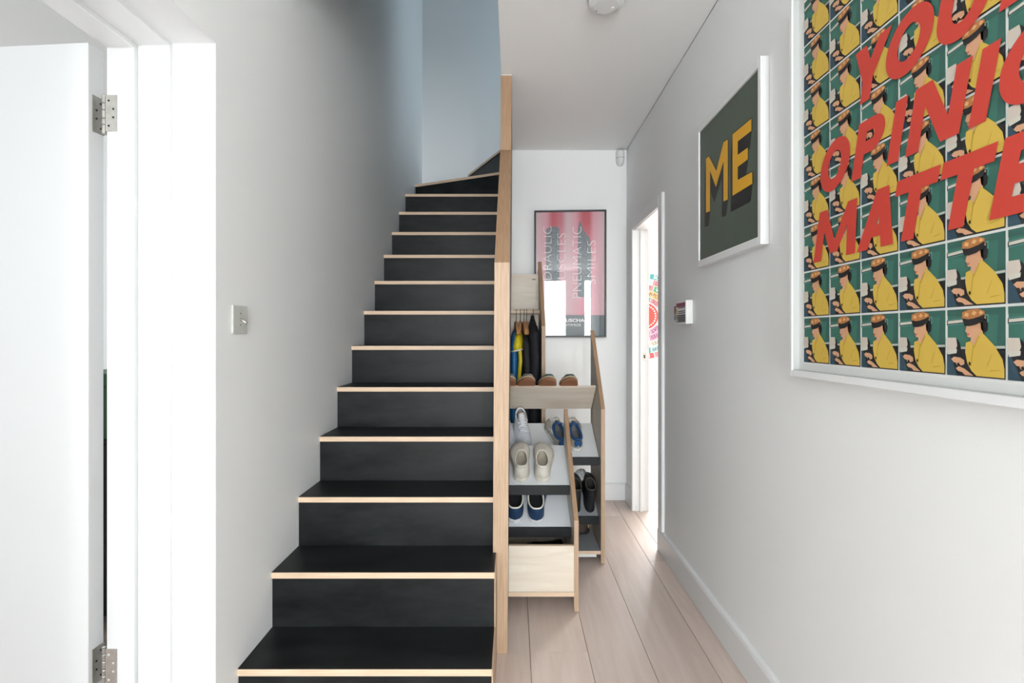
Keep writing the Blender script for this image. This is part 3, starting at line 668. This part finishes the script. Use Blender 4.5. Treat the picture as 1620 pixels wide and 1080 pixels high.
def bold(ch, w, h, t):
    """heavy sans capital in a box w x h with stroke t; list of polygons"""
    if ch == 'I': return [[(0, 0), (w, 0), (w, h), (0, h)]]
    if ch == 'O': return ring_poly(w/2, h/2, w/2, h/2, w/2 - t, h/2 - t*0.9)
    if ch == 'T': return [[(0, h - t*0.95), (w, h - t*0.95), (w, h), (0, h)], [(w/2 - t/2, 0), (w/2 + t/2, 0), (w/2 + t/2, h - t*0.95), (w/2 - t/2, h - t*0.95)]]
    if ch == 'E': return [[(0, 0), (t, 0), (t, h), (0, h)], [(t, 0), (w, 0), (w, t*0.9), (t, t*0.9)], [(t, h/2 - t*0.45), (w*0.94, h/2 - t*0.45), (w*0.94, h/2 + t*0.45), (t, h/2 + t*0.45)], [(t, h - t*0.9), (w, h - t*0.9), (w, h), (t, h)]]
    if ch == 'N': return [[(0, 0), (t, 0), (t, h), (0, h)], [(w - t, 0), (w, 0), (w, h), (w - t, h)], [(t*0.15, h), (t*1.25, h), (w - t*0.15, 0), (w - t*1.25, 0)]]
    if ch == 'M':
        s = w*0.06
        return [[(0, 0), (t, 0), (t + s, h), (s, h)], [(w - t, 0), (w, 0), (w - s, h), (w - t - s, h)], [(s, h), (t + s, h), (w/2 + t*0.45, h*0.12), (w/2 - t*0.45, h*0.12)], [(w - t - s, h), (w - s, h), (w/2 + t*0.45, h*0.12), (w/2 - t*0.45, h*0.12)]]
    if ch == 'A': return [[(0, 0), (t*1.1, 0), (w/2 + t*0.55, h), (w/2 - t*0.55, h)], [(w - t*1.1, 0), (w, 0), (w/2 + t*0.55, h), (w/2 - t*0.55, h)], [(w*0.25, h*0.2), (w*0.75, h*0.2), (w*0.68, h*0.2 + t*0.8), (w*0.32, h*0.2 + t*0.8)]]
    if ch == 'Y': return [[(w/2 - t/2, 0), (w/2 + t/2, 0), (w/2 + t/2, h*0.46), (w/2 - t/2, h*0.46)], [(w/2 - t/2, h*0.36), (w/2 + t/2, h*0.46), (t*1.15, h), (0, h)], [(w/2 - t/2, h*0.46), (w/2 + t/2, h*0.36), (w, h), (w - t*1.15, h)]]
    if ch == 'U': return [[(0, w*0.5), (t, w*0.5), (t, h), (0, h)], [(w - t, w*0.5), (w, w*0.5), (w, h), (w - t, h)]] + arc_band(w/2, w*0.5, w/2, w/2, w/2 - t, w/2 - t*0.9, 180, 360)
    if ch in 'PR':
        r = h*0.3; c = h - r
        ps = [[(0, 0), (t, 0), (t, h), (0, h)], [(t, h - t*0.85), (w - r, h - t*0.85), (w - r, h), (t, h)], [(t, h - 2*r), (w - r, h - 2*r), (w - r, h - 2*r + t*0.85), (t, h - 2*r + t*0.85)]] + arc_band(w - r, c, r, r, r - t, r - t*0.85, -90, 90)
        if ch == 'R': ps.append([(w - t*1.15, 0), (w + t*0.1, 0), (w*0.72, h - 2*r + t*0.3), (w*0.72 - t*1.1, h - 2*r + t*0.3)])
        return ps
    if ch == 'S':
        r = h*0.27
        return arc_band(w/2, h - r, w/2, r, w/2 - t, r - t*0.85, 20, 270) + arc_band(w/2, r, w/2, r, w/2 - t, r - t*0.85, -160, 90)
    return []
def font_mesh(txt, size, mats, name, parent, org, M4, align='LEFT', bolden=0.0, width=None):
    cu = bpy.data.curves.new(name, 'FONT'); cu.body = txt; cu.size = size; cu.align_x = align; cu.offset = bolden; cu.resolution_u = 3
    to = bpy.data.objects.new('tmp', cu); COL.objects.link(to)
    bpy.context.view_layer.update()
    me = bpy.data.meshes.new_from_object(to.evaluated_get(bpy.context.evaluated_depsgraph_get()))
    COL.objects.unlink(to); bpy.data.objects.remove(to); bpy.data.curves.remove(cu)
    if width:
        xs = [v.co.x for v in me.vertices]; k = width / max(1e-6, max(xs) - min(xs)); x0 = min(xs)
        for v in me.vertices: v.co.x = (v.co.x - x0)*k
    me.transform(Matrix.Translation(-Vector(org)) @ M4); me.name = name
    me.materials.clear(); me.materials.append(mats)
    for p in me.polygons: p.material_index = 0
    o = bpy.data.objects.new(name, me); COL.objects.link(o); o.parent = parent
    return o

# ------------------------------------------------------------------ big framed print on the right wall
PX = 0.844; PY0 = 1.4646; PZ0 = 1.172; TW = 0.1207; TH = 0.1303; NC = 8; NR = 8
PO = (XR, PY0 - TW*NC/2, PZ0)
big = thing('framed_print', 'large white box-framed print of tiled yellow-jacketed typists with red slogan', 'picture', PO)
def bigf(u, v, lay): return (PX - 0.0003 - 0.0004*lay, PY0 - u, PZ0 + v)
FW = mat('white_frame', (0.84, 0.85, 0.85), 0.35); MATW = mat('white_mount', (0.74, 0.75, 0.73), 0.8)
yb_, ye_ = 1.494, PY0 - TW*NC - 0.03; zb_, ze_ = 1.147, PZ0 + TH*NR + 0.026
b = B(); b.box(PX, XR - 0.0005, ye_ - 0.012, yb_ + 0.012, zb_ - 0.018, ze_ + 0.012); b.build('backing', MATW, big, PO)
xf = 0.8225
for nm, (a, c, d, e) in {'l': (yb_, yb_ + 0.013, zb_ - 0.018, ze_ + 0.013), 'r': (ye_ - 0.013, ye_, zb_ - 0.018, ze_ + 0.013), 'b': (ye_, yb_, zb_ - 0.018, zb_), 't': (ye_, yb_, ze_, ze_ + 0.013)}.items():
    b = B(); b.box(xf, PX + 0.0005, a, c, d, e); b.build('frame_bar', FW, big, PO, bevel=0.001)
b = B(); b.add([(xf + 0.004, yb_, zb_), (xf + 0.004, ye_, zb_), (xf + 0.004, ye_, ze_), (xf + 0.004, yb_, ze_)], [(0, 1, 2, 3)]); b.build('glazing', GLASS, big, PO)
SHADE_STRIP = mat('frame_shade', (0.52, 0.54, 0.53), 0.6)  # added grey strips: shade painted over the white frame's brightly lit inner sides
for (a, c, d, e) in ((yb_ - 0.0015, yb_, zb_, ze_), (ye_, ye_ + 0.0015, zb_, ze_), (ye_, yb_, zb_, zb_ + 0.0015), (ye_, yb_, ze_ - 0.0015, ze_)):
    b = B(); b.box(xf + 0.0045, PX, a, c, d, e); b.build('shade_strip', SHADE_STRIP, big, PO)
cols = {'green': (0.045, 0.165, 0.125), 'dark': (0.022, 0.024, 0.026), 'ledge': (0.50, 0.52, 0.46), 'strip': (0.62, 0.60, 0.52), 'teal': (0.10, 0.30, 0.25), 'paper': (0.62, 0.55, 0.47), 'navy': (0.03, 0.07, 0.10),
        'yellow': (0.66, 0.45, 0.075), 'fold': (0.50, 0.32, 0.03), 'skin': (0.66, 0.36, 0.21), 'hair': (0.50, 0.20, 0.06), 'hairl': (0.74, 0.42, 0.18), 'black': (0.012, 0.012, 0.013), 'lip': (0.55, 0.10, 0.07), 'white': (0.80, 0.80, 0.78), 'green2': (0.035, 0.12, 0.095)}
cn = list(cols); cm = [mat('print_' + k, c, 0.7) for k, c in cols.items()]; ci = {k: i for i, k in enumerate(cn)}
tile = [
 (1, 'green', [(0, 0), (1, 0), (1, 1), (0, 1)]),
 (2, 'green2', [(0.86, 0.4), (1, 0.4), (1, 1), (0.90, 1)]), (2.5, 'green2', [(0, 0.9), (1, 0.9), (1, 1), (0, 1)]),
 (2, 'dark', [(0, 0), (1, 0), (1, 0.42), (0, 0.40)]),
 (3, 'ledge', [(0.16, 0.40), (1, 0.43), (1, 0.465), (0.16, 0.435)]),
 (3, 'teal', [(0.0, 0.755), (0.74, 0.80), (0.74, 0.91), (0.70, 0.91), (0.0, 0.845)]),
 (4, 'dark', [(0.0, 0.77), (0.72, 0.815), (0.72, 0.885), (0.0, 0.835)]),
 (5, 'strip', [(0.02, 0.785), (0.70, 0.828), (0.70, 0.874), (0.02, 0.828)]),
 (4, 'black', [(0.16, 0.3), (0.30, 0.3), (0.24, 0.50), (0.19, 0.56)]),
 (5, 'paper', [(0, 0.39), (0.17, 0.385), (0.20, 0.46), (0.175, 0.575), (0, 0.575)]),
 (6, 'strip', [(0.03, 0.315), (0.19, 0.34), (0.20, 0.40), (0, 0.395)]),
 (4, 'navy', [(0, 0), (0.20, 0), (0.10, 0.24), (0.05, 0.31), (0, 0.32)]),
 (4, 'black', [(0.86, 0.42), (0.95, 0.41), (1.0, 0.30), (1.0, 0.15), (0.93, 0.25)]),
 (5, 'black', [(0.60, 0.86), (0.69, 0.86), (0.735, 0.77), (0.725, 0.68), (0.67, 0.64), (0.62, 0.70)]),
 (5, 'skin', [(0.37, 0.74), (0.345, 0.665), (0.375, 0.65), (0.39, 0.585), (0.45, 0.575), (0.44, 0.52), (0.50, 0.44), (0.62, 0.58), (0.66, 0.66), (0.66, 0.80), (0.40, 0.80)]),
 (6, 'lip', [(0.375, 0.630), (0.425, 0.640), (0.415, 0.610), (0.385, 0.605)]),
 (6, 'yellow', [(0.36, 0.50), (0.44, 0.525), (0.50, 0.46), (0.62, 0.665), (0.70, 0.60), (0.84, 0.47), (0.97, 0.28), (1.0, 0.14), (1.0, 0.02), (0.55, 0.02), (0.46, 0.09), (0.385, 0.20), (0.35, 0.36)]),
 (7, 'fold', [(0.49, 0.47), (0.505, 0.46), (0.46, 0.15), (0.445, 0.16)]), (7, 'fold', [(0.80, 0.34), (0.81, 0.34), (0.735, 0.16), (0.725, 0.17)]), (7, 'fold', [(0.78, 0.10), (0.93, 0.12), (0.93, 0.13), (0.78, 0.115)]),
 (7, 'fold', [(0.60, 0.61), (0.61, 0.60), (0.51, 0.42), (0.50, 0.44)]),
 (8, 'black', [(0.415, 0.205), (0.435, 0.225), (0.455, 0.205), (0.45, 0.17), (0.425, 0.165)]),
 (6, 'hair', [(0.29, 0.87), (0.30, 0.955), (0.40, 0.985), (0.56, 0.995), (0.68, 0.96), (0.695, 0.88), (0.62, 0.885), (0.40, 0.84)]),
 (7, 'hairl', [(0.33, 0.90), (0.36, 0.95), (0.42, 0.93), (0.40, 0.88)]), (7, 'hairl', [(0.46, 0.92), (0.50, 0.97), (0.56, 0.94), (0.52, 0.90)]), (7, 'hairl', [(0.59, 0.93), (0.62, 0.97), (0.67, 0.93), (0.62, 0.905)]),
 (8, 'black', [(0.30, 0.86), (0.42, 0.845), (0.56, 0.865), (0.69, 0.91), (0.68, 0.82), (0.55, 0.765), (0.42, 0.745), (0.34, 0.755)]),
 (6, 'skin', [(0.09, 0.25), (0.14, 0.285), (0.26, 0.275), (0.33, 0.24), (0.335, 0.18), (0.27, 0.155), (0.24, 0.19), (0.20, 0.155), (0.175, 0.20), (0.14, 0.20)]),
 (7, 'skin', [(0.18, 0.115), (0.24, 0.145), (0.34, 0.115), (0.50, 0.02), (0.35, 0.02), (0.30, 0.06), (0.22, 0.075)]),
 (7, 'black', [(0.20, 0.185), (0.235, 0.205), (0.25, 0.165), (0.215, 0.15)]),
]
polys = [(0, ci['white'], [(-0.02, -0.006), (TW*NC + 0.004, -0.006), (TW*NC + 0.004, TH*NR + 0.004), (-0.0, TH*NR + 0.004), (-0.0, -0.006)])]
polys[0] = (0, ci['white'], [(-0.003, -0.006), (TW*NC + 0.004, -0.006), (TW*NC + 0.004, TH*NR + 0.004), (-0.003, TH*NR + 0.004)])
tw, th = TW - 0.005, TH - 0.005
for c in range(NC):
    for r in range(NR):
        for lay, mk, pl in tile: polys.append((lay, ci[mk], [(c*TW + x*tw, r*TH + 0.0 + y*th) for x, y in pl]))
flat(polys, cm, 'tiled_illustration', big, PO, bigf)
RED = mat('print_red', (0.60, 0.055, 0.035), 0.6)
rows_ = [(0.279, 0.1335, [('M', 0.050, 0.172), ('A', 0.228, 0.118), ('T', 0.330, 0.112), ('T', 0.448, 0.112), ('E', 0.572, 0.088), ('R', 0.678, 0.092), ('S', 0.782, 0.088)]),
         (0.457, 0.1310, [('O', 0.070, 0.118), ('P', 0.208, 0.094), ('I', 0.327, 0.034), ('N', 0.381, 0.131), ('I', 0.531, 0.035), ('O', 0.578, 0.125), ('N', 0.722, 0.131)]),
         (0.634, 0.1310, [('Y', 0.196, 0.120), ('O', 0.312, 0.128), ('U', 0.450, 0.115), ('R', 0.590, 0.098)])]
for v0, h, lets in rows_:
    for ch, u0, w in lets:
        sh = 0.22 if ch != 'M' else 0.14
        ps = [(10, 0, [(u0 + x + sh*y, v0 + y) for x, y in pl]) for pl in bold(ch, w, h, 0.034)]
        ps = [(10 + 0.03*i, m_, p_) for i, (l_, m_, p_) in enumerate(ps)]
        flat(ps, [RED], 'letter', big, PO, bigf)

# ------------------------------------------------------------------ ME print
EX = 0.839
EO = (XR, 1.99, 1.555)
me_ = thing('framed_print', 'smaller white-framed print of yellow block letters on grey green', 'picture', EO)
ey0, ey1, ez0, ez1 = 1.7016, 2.2835, 1.556, 2.190
b = B(); b.box(EX, XR - 0.0005, ey0 + 0.0005, ey1, ez0, ez1); b.build('frame', FW, me_, EO, bevel=0.001)
b = B(); b.box(EX - 0.001, EX - 0.0002, ey0 + 0.022, ey1 - 0.016, ez0 + 0.03, ez1 - 0.032); b.build('green_sheet', mat('print_grey_green', (0.085, 0.115, 0.085), 0.5), me_, EO)
def mep(cx, cy):
    x = 1090 + cx/4.323; y = 150 + cy/4.323; d = EX*800/(x - 812); return (d, 1.2475 - (y - 531)*d/800)
E_ = [(302,270),(432,162),(432,245),(338,318),(338,410),(407,360),(407,440),(338,492),(338,582),(438,525),(438,607),(302,690)]
M_l = [(120,437),(140,420),(191,520),(240,325),(270,303),(270,715),(240,728),(240,455),(188,630),(148,520),(148,795),(120,805)]
EYEL = mat('print_amber', (0.80, 0.42, 0.02), 0.5); EBLK = mat('print_black', (0.012, 0.012, 0.012), 0.5)
def mef(u, v, lay): return (EX - 0.0012 - 0.0004*lay, u, v)
for nm, pl in (('letter', M_l), ('letter', E_)):
    P = [mep(*p) for p in pl]; du, dv = 0.0175, -0.0585
    fl_ = flat([(3, 0, P)], [EYEL], nm, me_, EO, mef)
    sw = [(1, 0, [(u + du, v + dv) for u, v in P])]
    for i in range(len(P)):
        a, c = P[i], P[(i+1) % len(P)]
        sw.append((1.2 + 0.02*i, 0, [a, c, (c[0]+du, c[1]+dv), (a[0]+du, a[1]+dv)]))
    # thin key line round the letter
    for i in range(len(P)):
        a, c = P[i], P[(i+1) % len(P)]; L = math.hypot(c[0]-a[0], c[1]-a[1]); nx, nz = -(c[1]-a[1])/L*0.004, (c[0]-a[0])/L*0.004
        sw.append((1.6, 0, [(a[0]-nx, a[1]-nz), (c[0]-nx, c[1]-nz), (c[0]+nx, c[1]+nz), (a[0]+nx, a[1]+nz)]))
    flat(sw, [EBLK], 'letter_shadow', me_, EO, mef)
b = B(); b.add([(EX - 0.005, ey1 - 0.014, ez0 + 0.028), (EX - 0.005, ey0 + 0.02, ez0 + 0.028), (EX - 0.005, ey0 + 0.02, ez1 - 0.03), (EX - 0.005, ey1 - 0.014, ez1 - 0.03)], [(0, 1, 2, 3)]); b.build('glazing', GLASS, me_, EO)
for (a, c, d, e) in ((ey0, ey0 + 0.02, ez0, ez1), (ey1 - 0.014, ey1, ez0, ez1), (ey0 + 0.02, ey1 - 0.014, ez0, ez0 + 0.028), (ey0 + 0.02, ey1 - 0.014, ez1 - 0.03, ez1)):
    b = B(); b.box(EX - 0.007, EX + 0.0005, a, c, d, e); b.build('frame_bar', FW, me_, EO, bevel=0.001)

# ------------------------------------------------------------------ poster on the end wall
QY = 3.826; q = 800/QY
def qx(px): return (px - 812)/q
def qz(py): return 1.2475 - (py - 531)/q
QO = ((qx(845.5) + qx(958.5))/2, QY + 0.022, qz(533.5))
po = thing('framed_poster', 'black-framed pink poster with vertical white lettering on the end wall', 'poster', QO)
x0, x1, z0, z1 = qx(845.5), qx(958.5), qz(533.5), qz(333)
BLKF = mat('black_frame', (0.012, 0.013, 0.014), 0.4)
for (a, c, d, e) in ((x0, x0 + 0.013, z0, z1), (x1 - 0.013, x1, z0, z1), (x0 + 0.013, x1 - 0.013, z0, z0 + 0.013), (x0 + 0.013, x1 - 0.013, z1 - 0.013, z1)):
    b = B(); b.box(a, c, QY - 0.002, QY + 0.022, d, e); b.build('frame_bar', BLKF, po, QO, bevel=0.0008)
def pink():
    m = bpy.data.materials.new('poster_pink_streaks'); m.use_nodes = True; nt = m.node_tree; bs = nt.nodes['Principled BSDF']; bs.inputs['Roughness'].default_value = 0.6
    tc = nt.nodes.new('ShaderNodeTexCoord'); sp = nt.nodes.new('ShaderNodeSeparateXYZ'); nt.links.new(tc.outputs['Object'], sp.inputs[0])
    mr = nt.nodes.new('ShaderNodeMapRange'); mr.inputs['From Min'].default_value = -0.258; mr.inputs['From Max'].default_value = 0.258; nt.links.new(sp.outputs['X'], mr.inputs['Value'])
    def ramp(stops):
        cr = nt.nodes.new('ShaderNodeValToRGB'); e = cr.color_ramp.elements; cr.color_ramp.interpolation = 'EASE'
        e[0].position, e[0].color = stops[0][0], (*stops[0][1], 1); e[1].position, e[1].color = stops[-1][0], (*stops[-1][1], 1)
        for p, c in stops[1:-1]: k = e.new(p); k.color = (*c, 1)
        nt.links.new(mr.outputs['Result'], cr.inputs['Fac']); return cr.outputs['Color']
    pk, lp, rd = (0.66, 0.34, 0.40), (0.60, 0.44, 0.47), (0.50, 0.085, 0.11)
    top = ramp([(0.0, lp), (0.14, pk), (0.25, rd), (0.36, (0.52, 0.15, 0.19)), (0.47, lp), (0.56, pk), (0.70, rd), (0.77, rd), (0.85, pk), (1.0, lp)])
    low = ramp([(0.0, lp), (0.14, pk), (0.26, (0.66, 0.30, 0.36)), (0.47, (0.66, 0.44, 0.48)), (0.60, pk), (0.74, (0.66, 0.22, 0.28)), (0.86, pk), (1.0, lp)])
    mz = nt.nodes.new('ShaderNodeMapRange'); mz.inputs['From Min'].default_value = 0.55; mz.inputs['From Max'].default_value = 0.86; nt.links.new(sp.outputs['Z'], mz.inputs['Value'])
    mx = nt.nodes.new('ShaderNodeMix'); mx.data_type = 'RGBA'; nt.links.new(mz.outputs['Result'], mx.inputs['Factor']); nt.links.new(low, mx.inputs['A']); nt.links.new(top, mx.inputs['B'])
    nt.links.new(mx.outputs['Result'], bs.inputs['Base Color'])
    return m
b = B(); b.box(x0 + 0.012, x1 - 0.012, QY + 0.008, QY + 0.02, z0 + 0.012, z1 - 0.012); b.build('sheet', pink(), po, QO)
def qf(u, v, lay): return (qx(u), QY + 0.0078 - 0.0005*lay, qz(v))
GT = mat('poster_grey', (0.21, 0.24, 0.27), 0.6, noise=0.5, nscale=60); GT2 = mat('poster_grey_band', (0.13, 0.16, 0.17), 0.6); WHT = mat('poster_white', (0.84, 0.82, 0.82), 0.6)
flat([(1, 0, [(863.5, 470), (885, 470), (885, 362), (881, 358), (873, 359), (866, 361), (864, 364)])], [GT], 'grey_block', po, QO, qf)
flat([(1, 0, [(914, 470), (935, 470), (935, 400), (933, 378), (924, 366), (917, 349), (914, 362)])], [GT], 'grey_block', po, QO, qf)
flat([(1, 0, [(848, 531), (956, 531), (956, 498.5), (848, 498.5)])], [GT2], 'dark_band', po, QO, qf)
def vtext(txt, pxl, pxr, ytop, ybot, name='lettering'):
    """text running upwards: cap height spans pxl..pxr, reading direction up"""
    cap = (pxr - pxl)/q
    M4 = Matrix.Translation((qx(pxr), QY + 0.0068, qz(ybot))) @ Matrix(((0, -1, 0, 0), (0, 0, -1, 0), (1, 0, 0, 0), (0, 0, 0, 1)))
    font_mesh(txt, cap/0.70, WHT, name, po, QO, M4, bolden=-0.0025, width=(ybot - ytop)/q)
vtext('HYDRAULIC', 859, 873, 358, 470); vtext('MUSCLES', 881, 895, 369, 458)
vtext('PNEUMATIC', 905, 920, 359, 471); vtext('SMILES', 928, 942, 381, 450)
def htext(txt, pxl, pxr, ytop, ybot, bolden=0.0, m=None):
    M4 = Matrix.Translation((qx(pxl), QY + 0.0068, qz(ybot))) @ Matrix(((1, 0, 0, 0), (0, 0, -1, 0), (0, 1, 0, 0), (0, 0, 0, 1)))
    font_mesh(txt, (ybot - ytop)/q/0.70, m or WHT, 'lettering', po, QO, M4, bolden=bolden, width=(pxr - pxl)/q)
htext('ED RUSCHA', 876, 924.5, 504, 509, 0.0008); htext('CENTIMOS', 884, 918.5, 512, 515.8)
b = B(); b.add([(x0 + 0.012, QY + 0.001, z0 + 0.012), (x1 - 0.012, QY + 0.001, z0 + 0.012), (x1 - 0.012, QY + 0.001, z1 - 0.012), (x0 + 0.012, QY + 0.001, z1 - 0.012)], [(0, 1, 2, 3)]); b.build('glazing', glass('poster_glass', 1.5), po, QO)
po.rotation_euler = (0, 0, math.radians(-3.3)); po.location.y -= 0.017        # hangs very slightly off the wall

# ------------------------------------------------------------------ round typographic artwork in the far room
AX, AZ, AY = 1.69, 1.50, 6.484
art = thing('round_artwork', 'multicoloured round lettered artwork glimpsed through the far doorway', 'artwork', (AX, AY + 0.014, AZ - 0.55))
AO = (AX, AY + 0.014, AZ - 0.55)
b = B(); b.lathe([(0.555, 0), (0.555, 0.014)], (AX, AY, AZ), 64, axis='y'); b.build('disc', mat('art_board', (0.75, 0.74, 0.70), 0.6), art, AO)
pal = [(0.06, 0.34, 0.33), (0.62, 0.10, 0.12), (0.10, 0.33, 0.16), (0.75, 0.42, 0.16), (0.42, 0.62, 0.66), (0.70, 0.27, 0.30), (0.78, 0.72, 0.60), (0.62, 0.30, 0.45)]
pmats = [mat('art_tile', tuple(v*0.62 for v in c), 0.5) for c in pal]; INK = mat('art_ink', (0.03, 0.03, 0.03), 0.5)
def af(u, v, lay): return (AX + u, AY - 0.0005 - 0.001*lay, AZ + v)
flat([(1, 0, p) for p in ring_poly(0, 0, 0.17, 0.17, 0.0001, 0.0001, 32)], [mat('art_red', (0.55, 0.05, 0.04), 0.5)], 'centre', art, AO, af)
dots = []
for k in range(26):
    a = 2*math.pi*k/26
    dots.append((2, 0, [(0.135*math.cos(a) + 0.010*math.cos(c), 0.135*math.sin(a) + 0.010*math.sin(c)) for c in [j*math.pi/3 for j in range(6)]]))
flat(dots, [WHT], 'dots', art, AO, af)
rg = random.Random(5); words = ['POW', 'DO', 'YES', 'EAT', 'WE', 'BE', 'NOW', 'GO', 'LET', 'IN', 'US', 'SO']
for ri, (r0, r1, nseg) in enumerate(((0.18, 0.25, 10), (0.25, 0.33, 12), (0.33, 0.405, 14), (0.405, 0.48, 16), (0.48, 0.55, 18))):
    for s_ in range(nseg):
        a0 = 360*s_/nseg + ri*11; a1 = a0 + 360/nseg - 1.0; mi = rg.randrange(len(pal))
        flat([(1, 0, p) for p in arc_band(0, 0, r1 - 0.003, r1 - 0.003, r0, r0, a0, a1, 5)], [pmats[mi]], 'letter_tile', art, AO, af)
        am = math.radians((a0 + a1)/2); rm = r0 + 0.014
        rot = am - math.pi/2
        if math.cos(am) > 0 and (a0 % 360 < 100 or a0 % 360 > 260):
            M4 = Matrix.Translation((AX + rm*math.cos(am), AY - 0.003, AZ + rm*math.sin(am))) @ Matrix.Rotation(-rot, 4, 'Y') @ Matrix(((1, 0, 0, 0), (0, 0, -1, 0), (0, 1, 0, 0), (0, 0, 0, 1)))
            font_mesh(rg.choice(words), 0.062, INK if mi not in (0, 1, 2) else WHT, 'tile_lettering', art, AO, M4, align='CENTER')

# ------------------------------------------------------------------ small fittings
SO = (XL, 1.60, 1.30)
sw_ = thing('light_switch', 'brushed metal toggle light switch on the stair wall', 'switch', SO)
b = B(); b.box(XL + 0.0005, XL + 0.007, 1.556, 1.641, 1.254, 1.343); b.build('plate', mat('switch_metal', (0.60, 0.61, 0.57), 0.4), sw_, SO, bevel=0.002)
b = B(); b.tube([(XL + 0.006, 1.5985, 1.30), (XL + 0.014, 1.5985, 1.296), (XL + 0.026, 1.5985, 1.287)], [0.0045, 0.0042, 0.0055], 10); b.build('toggle', STEEL, sw_, SO, smooth=True)
for z in (1.318, 1.282):
    b = B(); b.lathe([(0.0022, 0), (0.0022, 0.0006)], (XL + 0.007, 1.5985, z), 8, axis='x'); b.build('screw', DARKHOLE, sw_, SO)

TO = (XR, 2.52, 1.31)
th_ = thing('alarm_panel', 'small white wall box with red and grey labels near the doorway', 'control box', TO)
b = B(); b.box(0.8275, XR - 0.0005, 2.425, 2.575, 1.305, 1.420); b.build('housing', PLASTIC, th_, TO, bevel=0.003)
b = B(); b.box(0.838, XR - 0.0005, 2.580, 2.635, 1.325, 1.405); b.build('side_housing', PLASTIC, th_, TO, bevel=0.003)
def lf_(u, v, lay, x=0.8275): return (x - 0.0003 - 0.0003*lay, u, v)
LR = mat('label_maroon', (0.25, 0.05, 0.09), 0.5); LG = mat('label_grey', (0.28, 0.28, 0.27), 0.5); LK = mat('label_dark', (0.04, 0.04, 0.04), 0.5); LY = mat('label_yellow', (0.62, 0.52, 0.12), 0.5); LW = mat('label_white', (0.7, 0.7, 0.68), 0.5)
flat([(0, 0, [(2.432, 1.390), (2.565, 1.390), (2.565, 1.410), (2.432, 1.410)]), (0, 1, [(2.432, 1.314), (2.565, 1.314), (2.565, 1.352), (2.432, 1.352)]), (0, 3, [(2.545, 1.352), (2.565, 1.352), (2.565, 1.382), (2.545, 1.382)])]
     + [(1, 2, [(2.436, z), (2.535, z), (2.535, z + 0.0045), (2.436, z + 0.0045)]) for z in (1.318, 1.327, 1.336, 1.346, 1.357, 1.366, 1.384)] + [(1, 4, [(2.54, 1.318), (2.560, 1.318), (2.55, 1.333)])], [LR, LG, LK, LY, LW], 'label', th_, TO, lf_)
flat([(0, 0, [(2.585, 1.362), (2.630, 1.362), (2.630, 1.400), (2.585, 1.400)]), (0, 1, [(2.585, 1.330), (2.630, 1.330), (2.630, 1.362), (2.585, 1.362)]), (1, 2, [(2.60, 1.350), (2.615, 1.350), (2.6075, 1.372)])], [LR, LG, LW], 'label', th_, TO, lambda u, v, l: lf_(u, v, l, 0.838))

RO = (0.808, YB, 2.56)
pr = thing('motion_sensor', 'white motion sensor high in the corner of the end wall', 'sensor', RO)
ring = []
for z, s in ((2.535, 0.35), (2.548, 0.75), (2.565, 0.95), (2.60, 1.0), (2.645, 1.0), (2.648, 0.93)):
    ring.append([(0.812 + 0.033*s*math.cos(math.pi*k/12)*-1, YB - 0.001 - 0.045*s*math.sin(math.pi*k/12), z) for k in range(13)])
B().rings(ring, 0, caps=True).build('housing', PLASTIC, pr, RO, smooth=False, recalc=True)
b = B(); b.rings([[(0.812 - 0.0335*math.cos(math.pi*k/12), YB - 0.001 - 0.0457*math.sin(math.pi*k/12), z) for k in range(1, 12)] for z in (2.592, 2.5945)]); b.f = [f for i, f in enumerate(b.f) if i != 10]; b.m = b.m[:len(b.f)]; b.build('seam', mat('seam_grey', (0.2, 0.2, 0.2), 0.6), pr, RO)

MO = (0.385, 2.10, HC)
sd_ = thing('smoke_alarm', 'round white smoke alarm on the hall ceiling', 'smoke alarm', MO)
b = B(); b.lathe([(0.078, 0), (0.078, -0.008), (0.072, -0.012)], (MO[0], MO[1], HC - 0.0005), 40); b.build('base', PLASTIC, sd_, MO, recalc=True)
b = B(); b.lathe([(0.060, -0.0125), (0.060, -0.022)], (MO[0], MO[1], HC), 40); b.build('vent_gap', DARKHOLE, sd_, MO, recalc=True)
b = B(); b.lathe([(0.071, -0.0215), (0.072, -0.03), (0.066, -0.040), (0.050, -0.045)], (MO[0], MO[1], HC), 40); b.build('cover', PLASTIC, sd_, MO, recalc=True)
for k in range(16):
    a = 2*math.pi*k/16; b = B(); x, y = MO[0] + 0.066*math.cos(a), MO[1] + 0.066*math.sin(a); b.box(x - 0.003, x + 0.003, y - 0.003, y + 0.003, HC - 0.022, HC - 0.012); b.build('vent_rib', PLASTIC, sd_, MO)
b = B(); b.lathe([(0.008, -0.0451), (0.008, -0.047)], (MO[0] + 0.03, MO[1] + 0.012, HC), 14); b.build('test_button', PLASTIC, sd_, MO, recalc=True)
b = B(); b.lathe([(0.0025, -0.0451), (0.0025, -0.0462)], (MO[0] - 0.035, MO[1] + 0.03, HC), 8); b.build('indicator', DARKHOLE, sd_, MO, recalc=True)
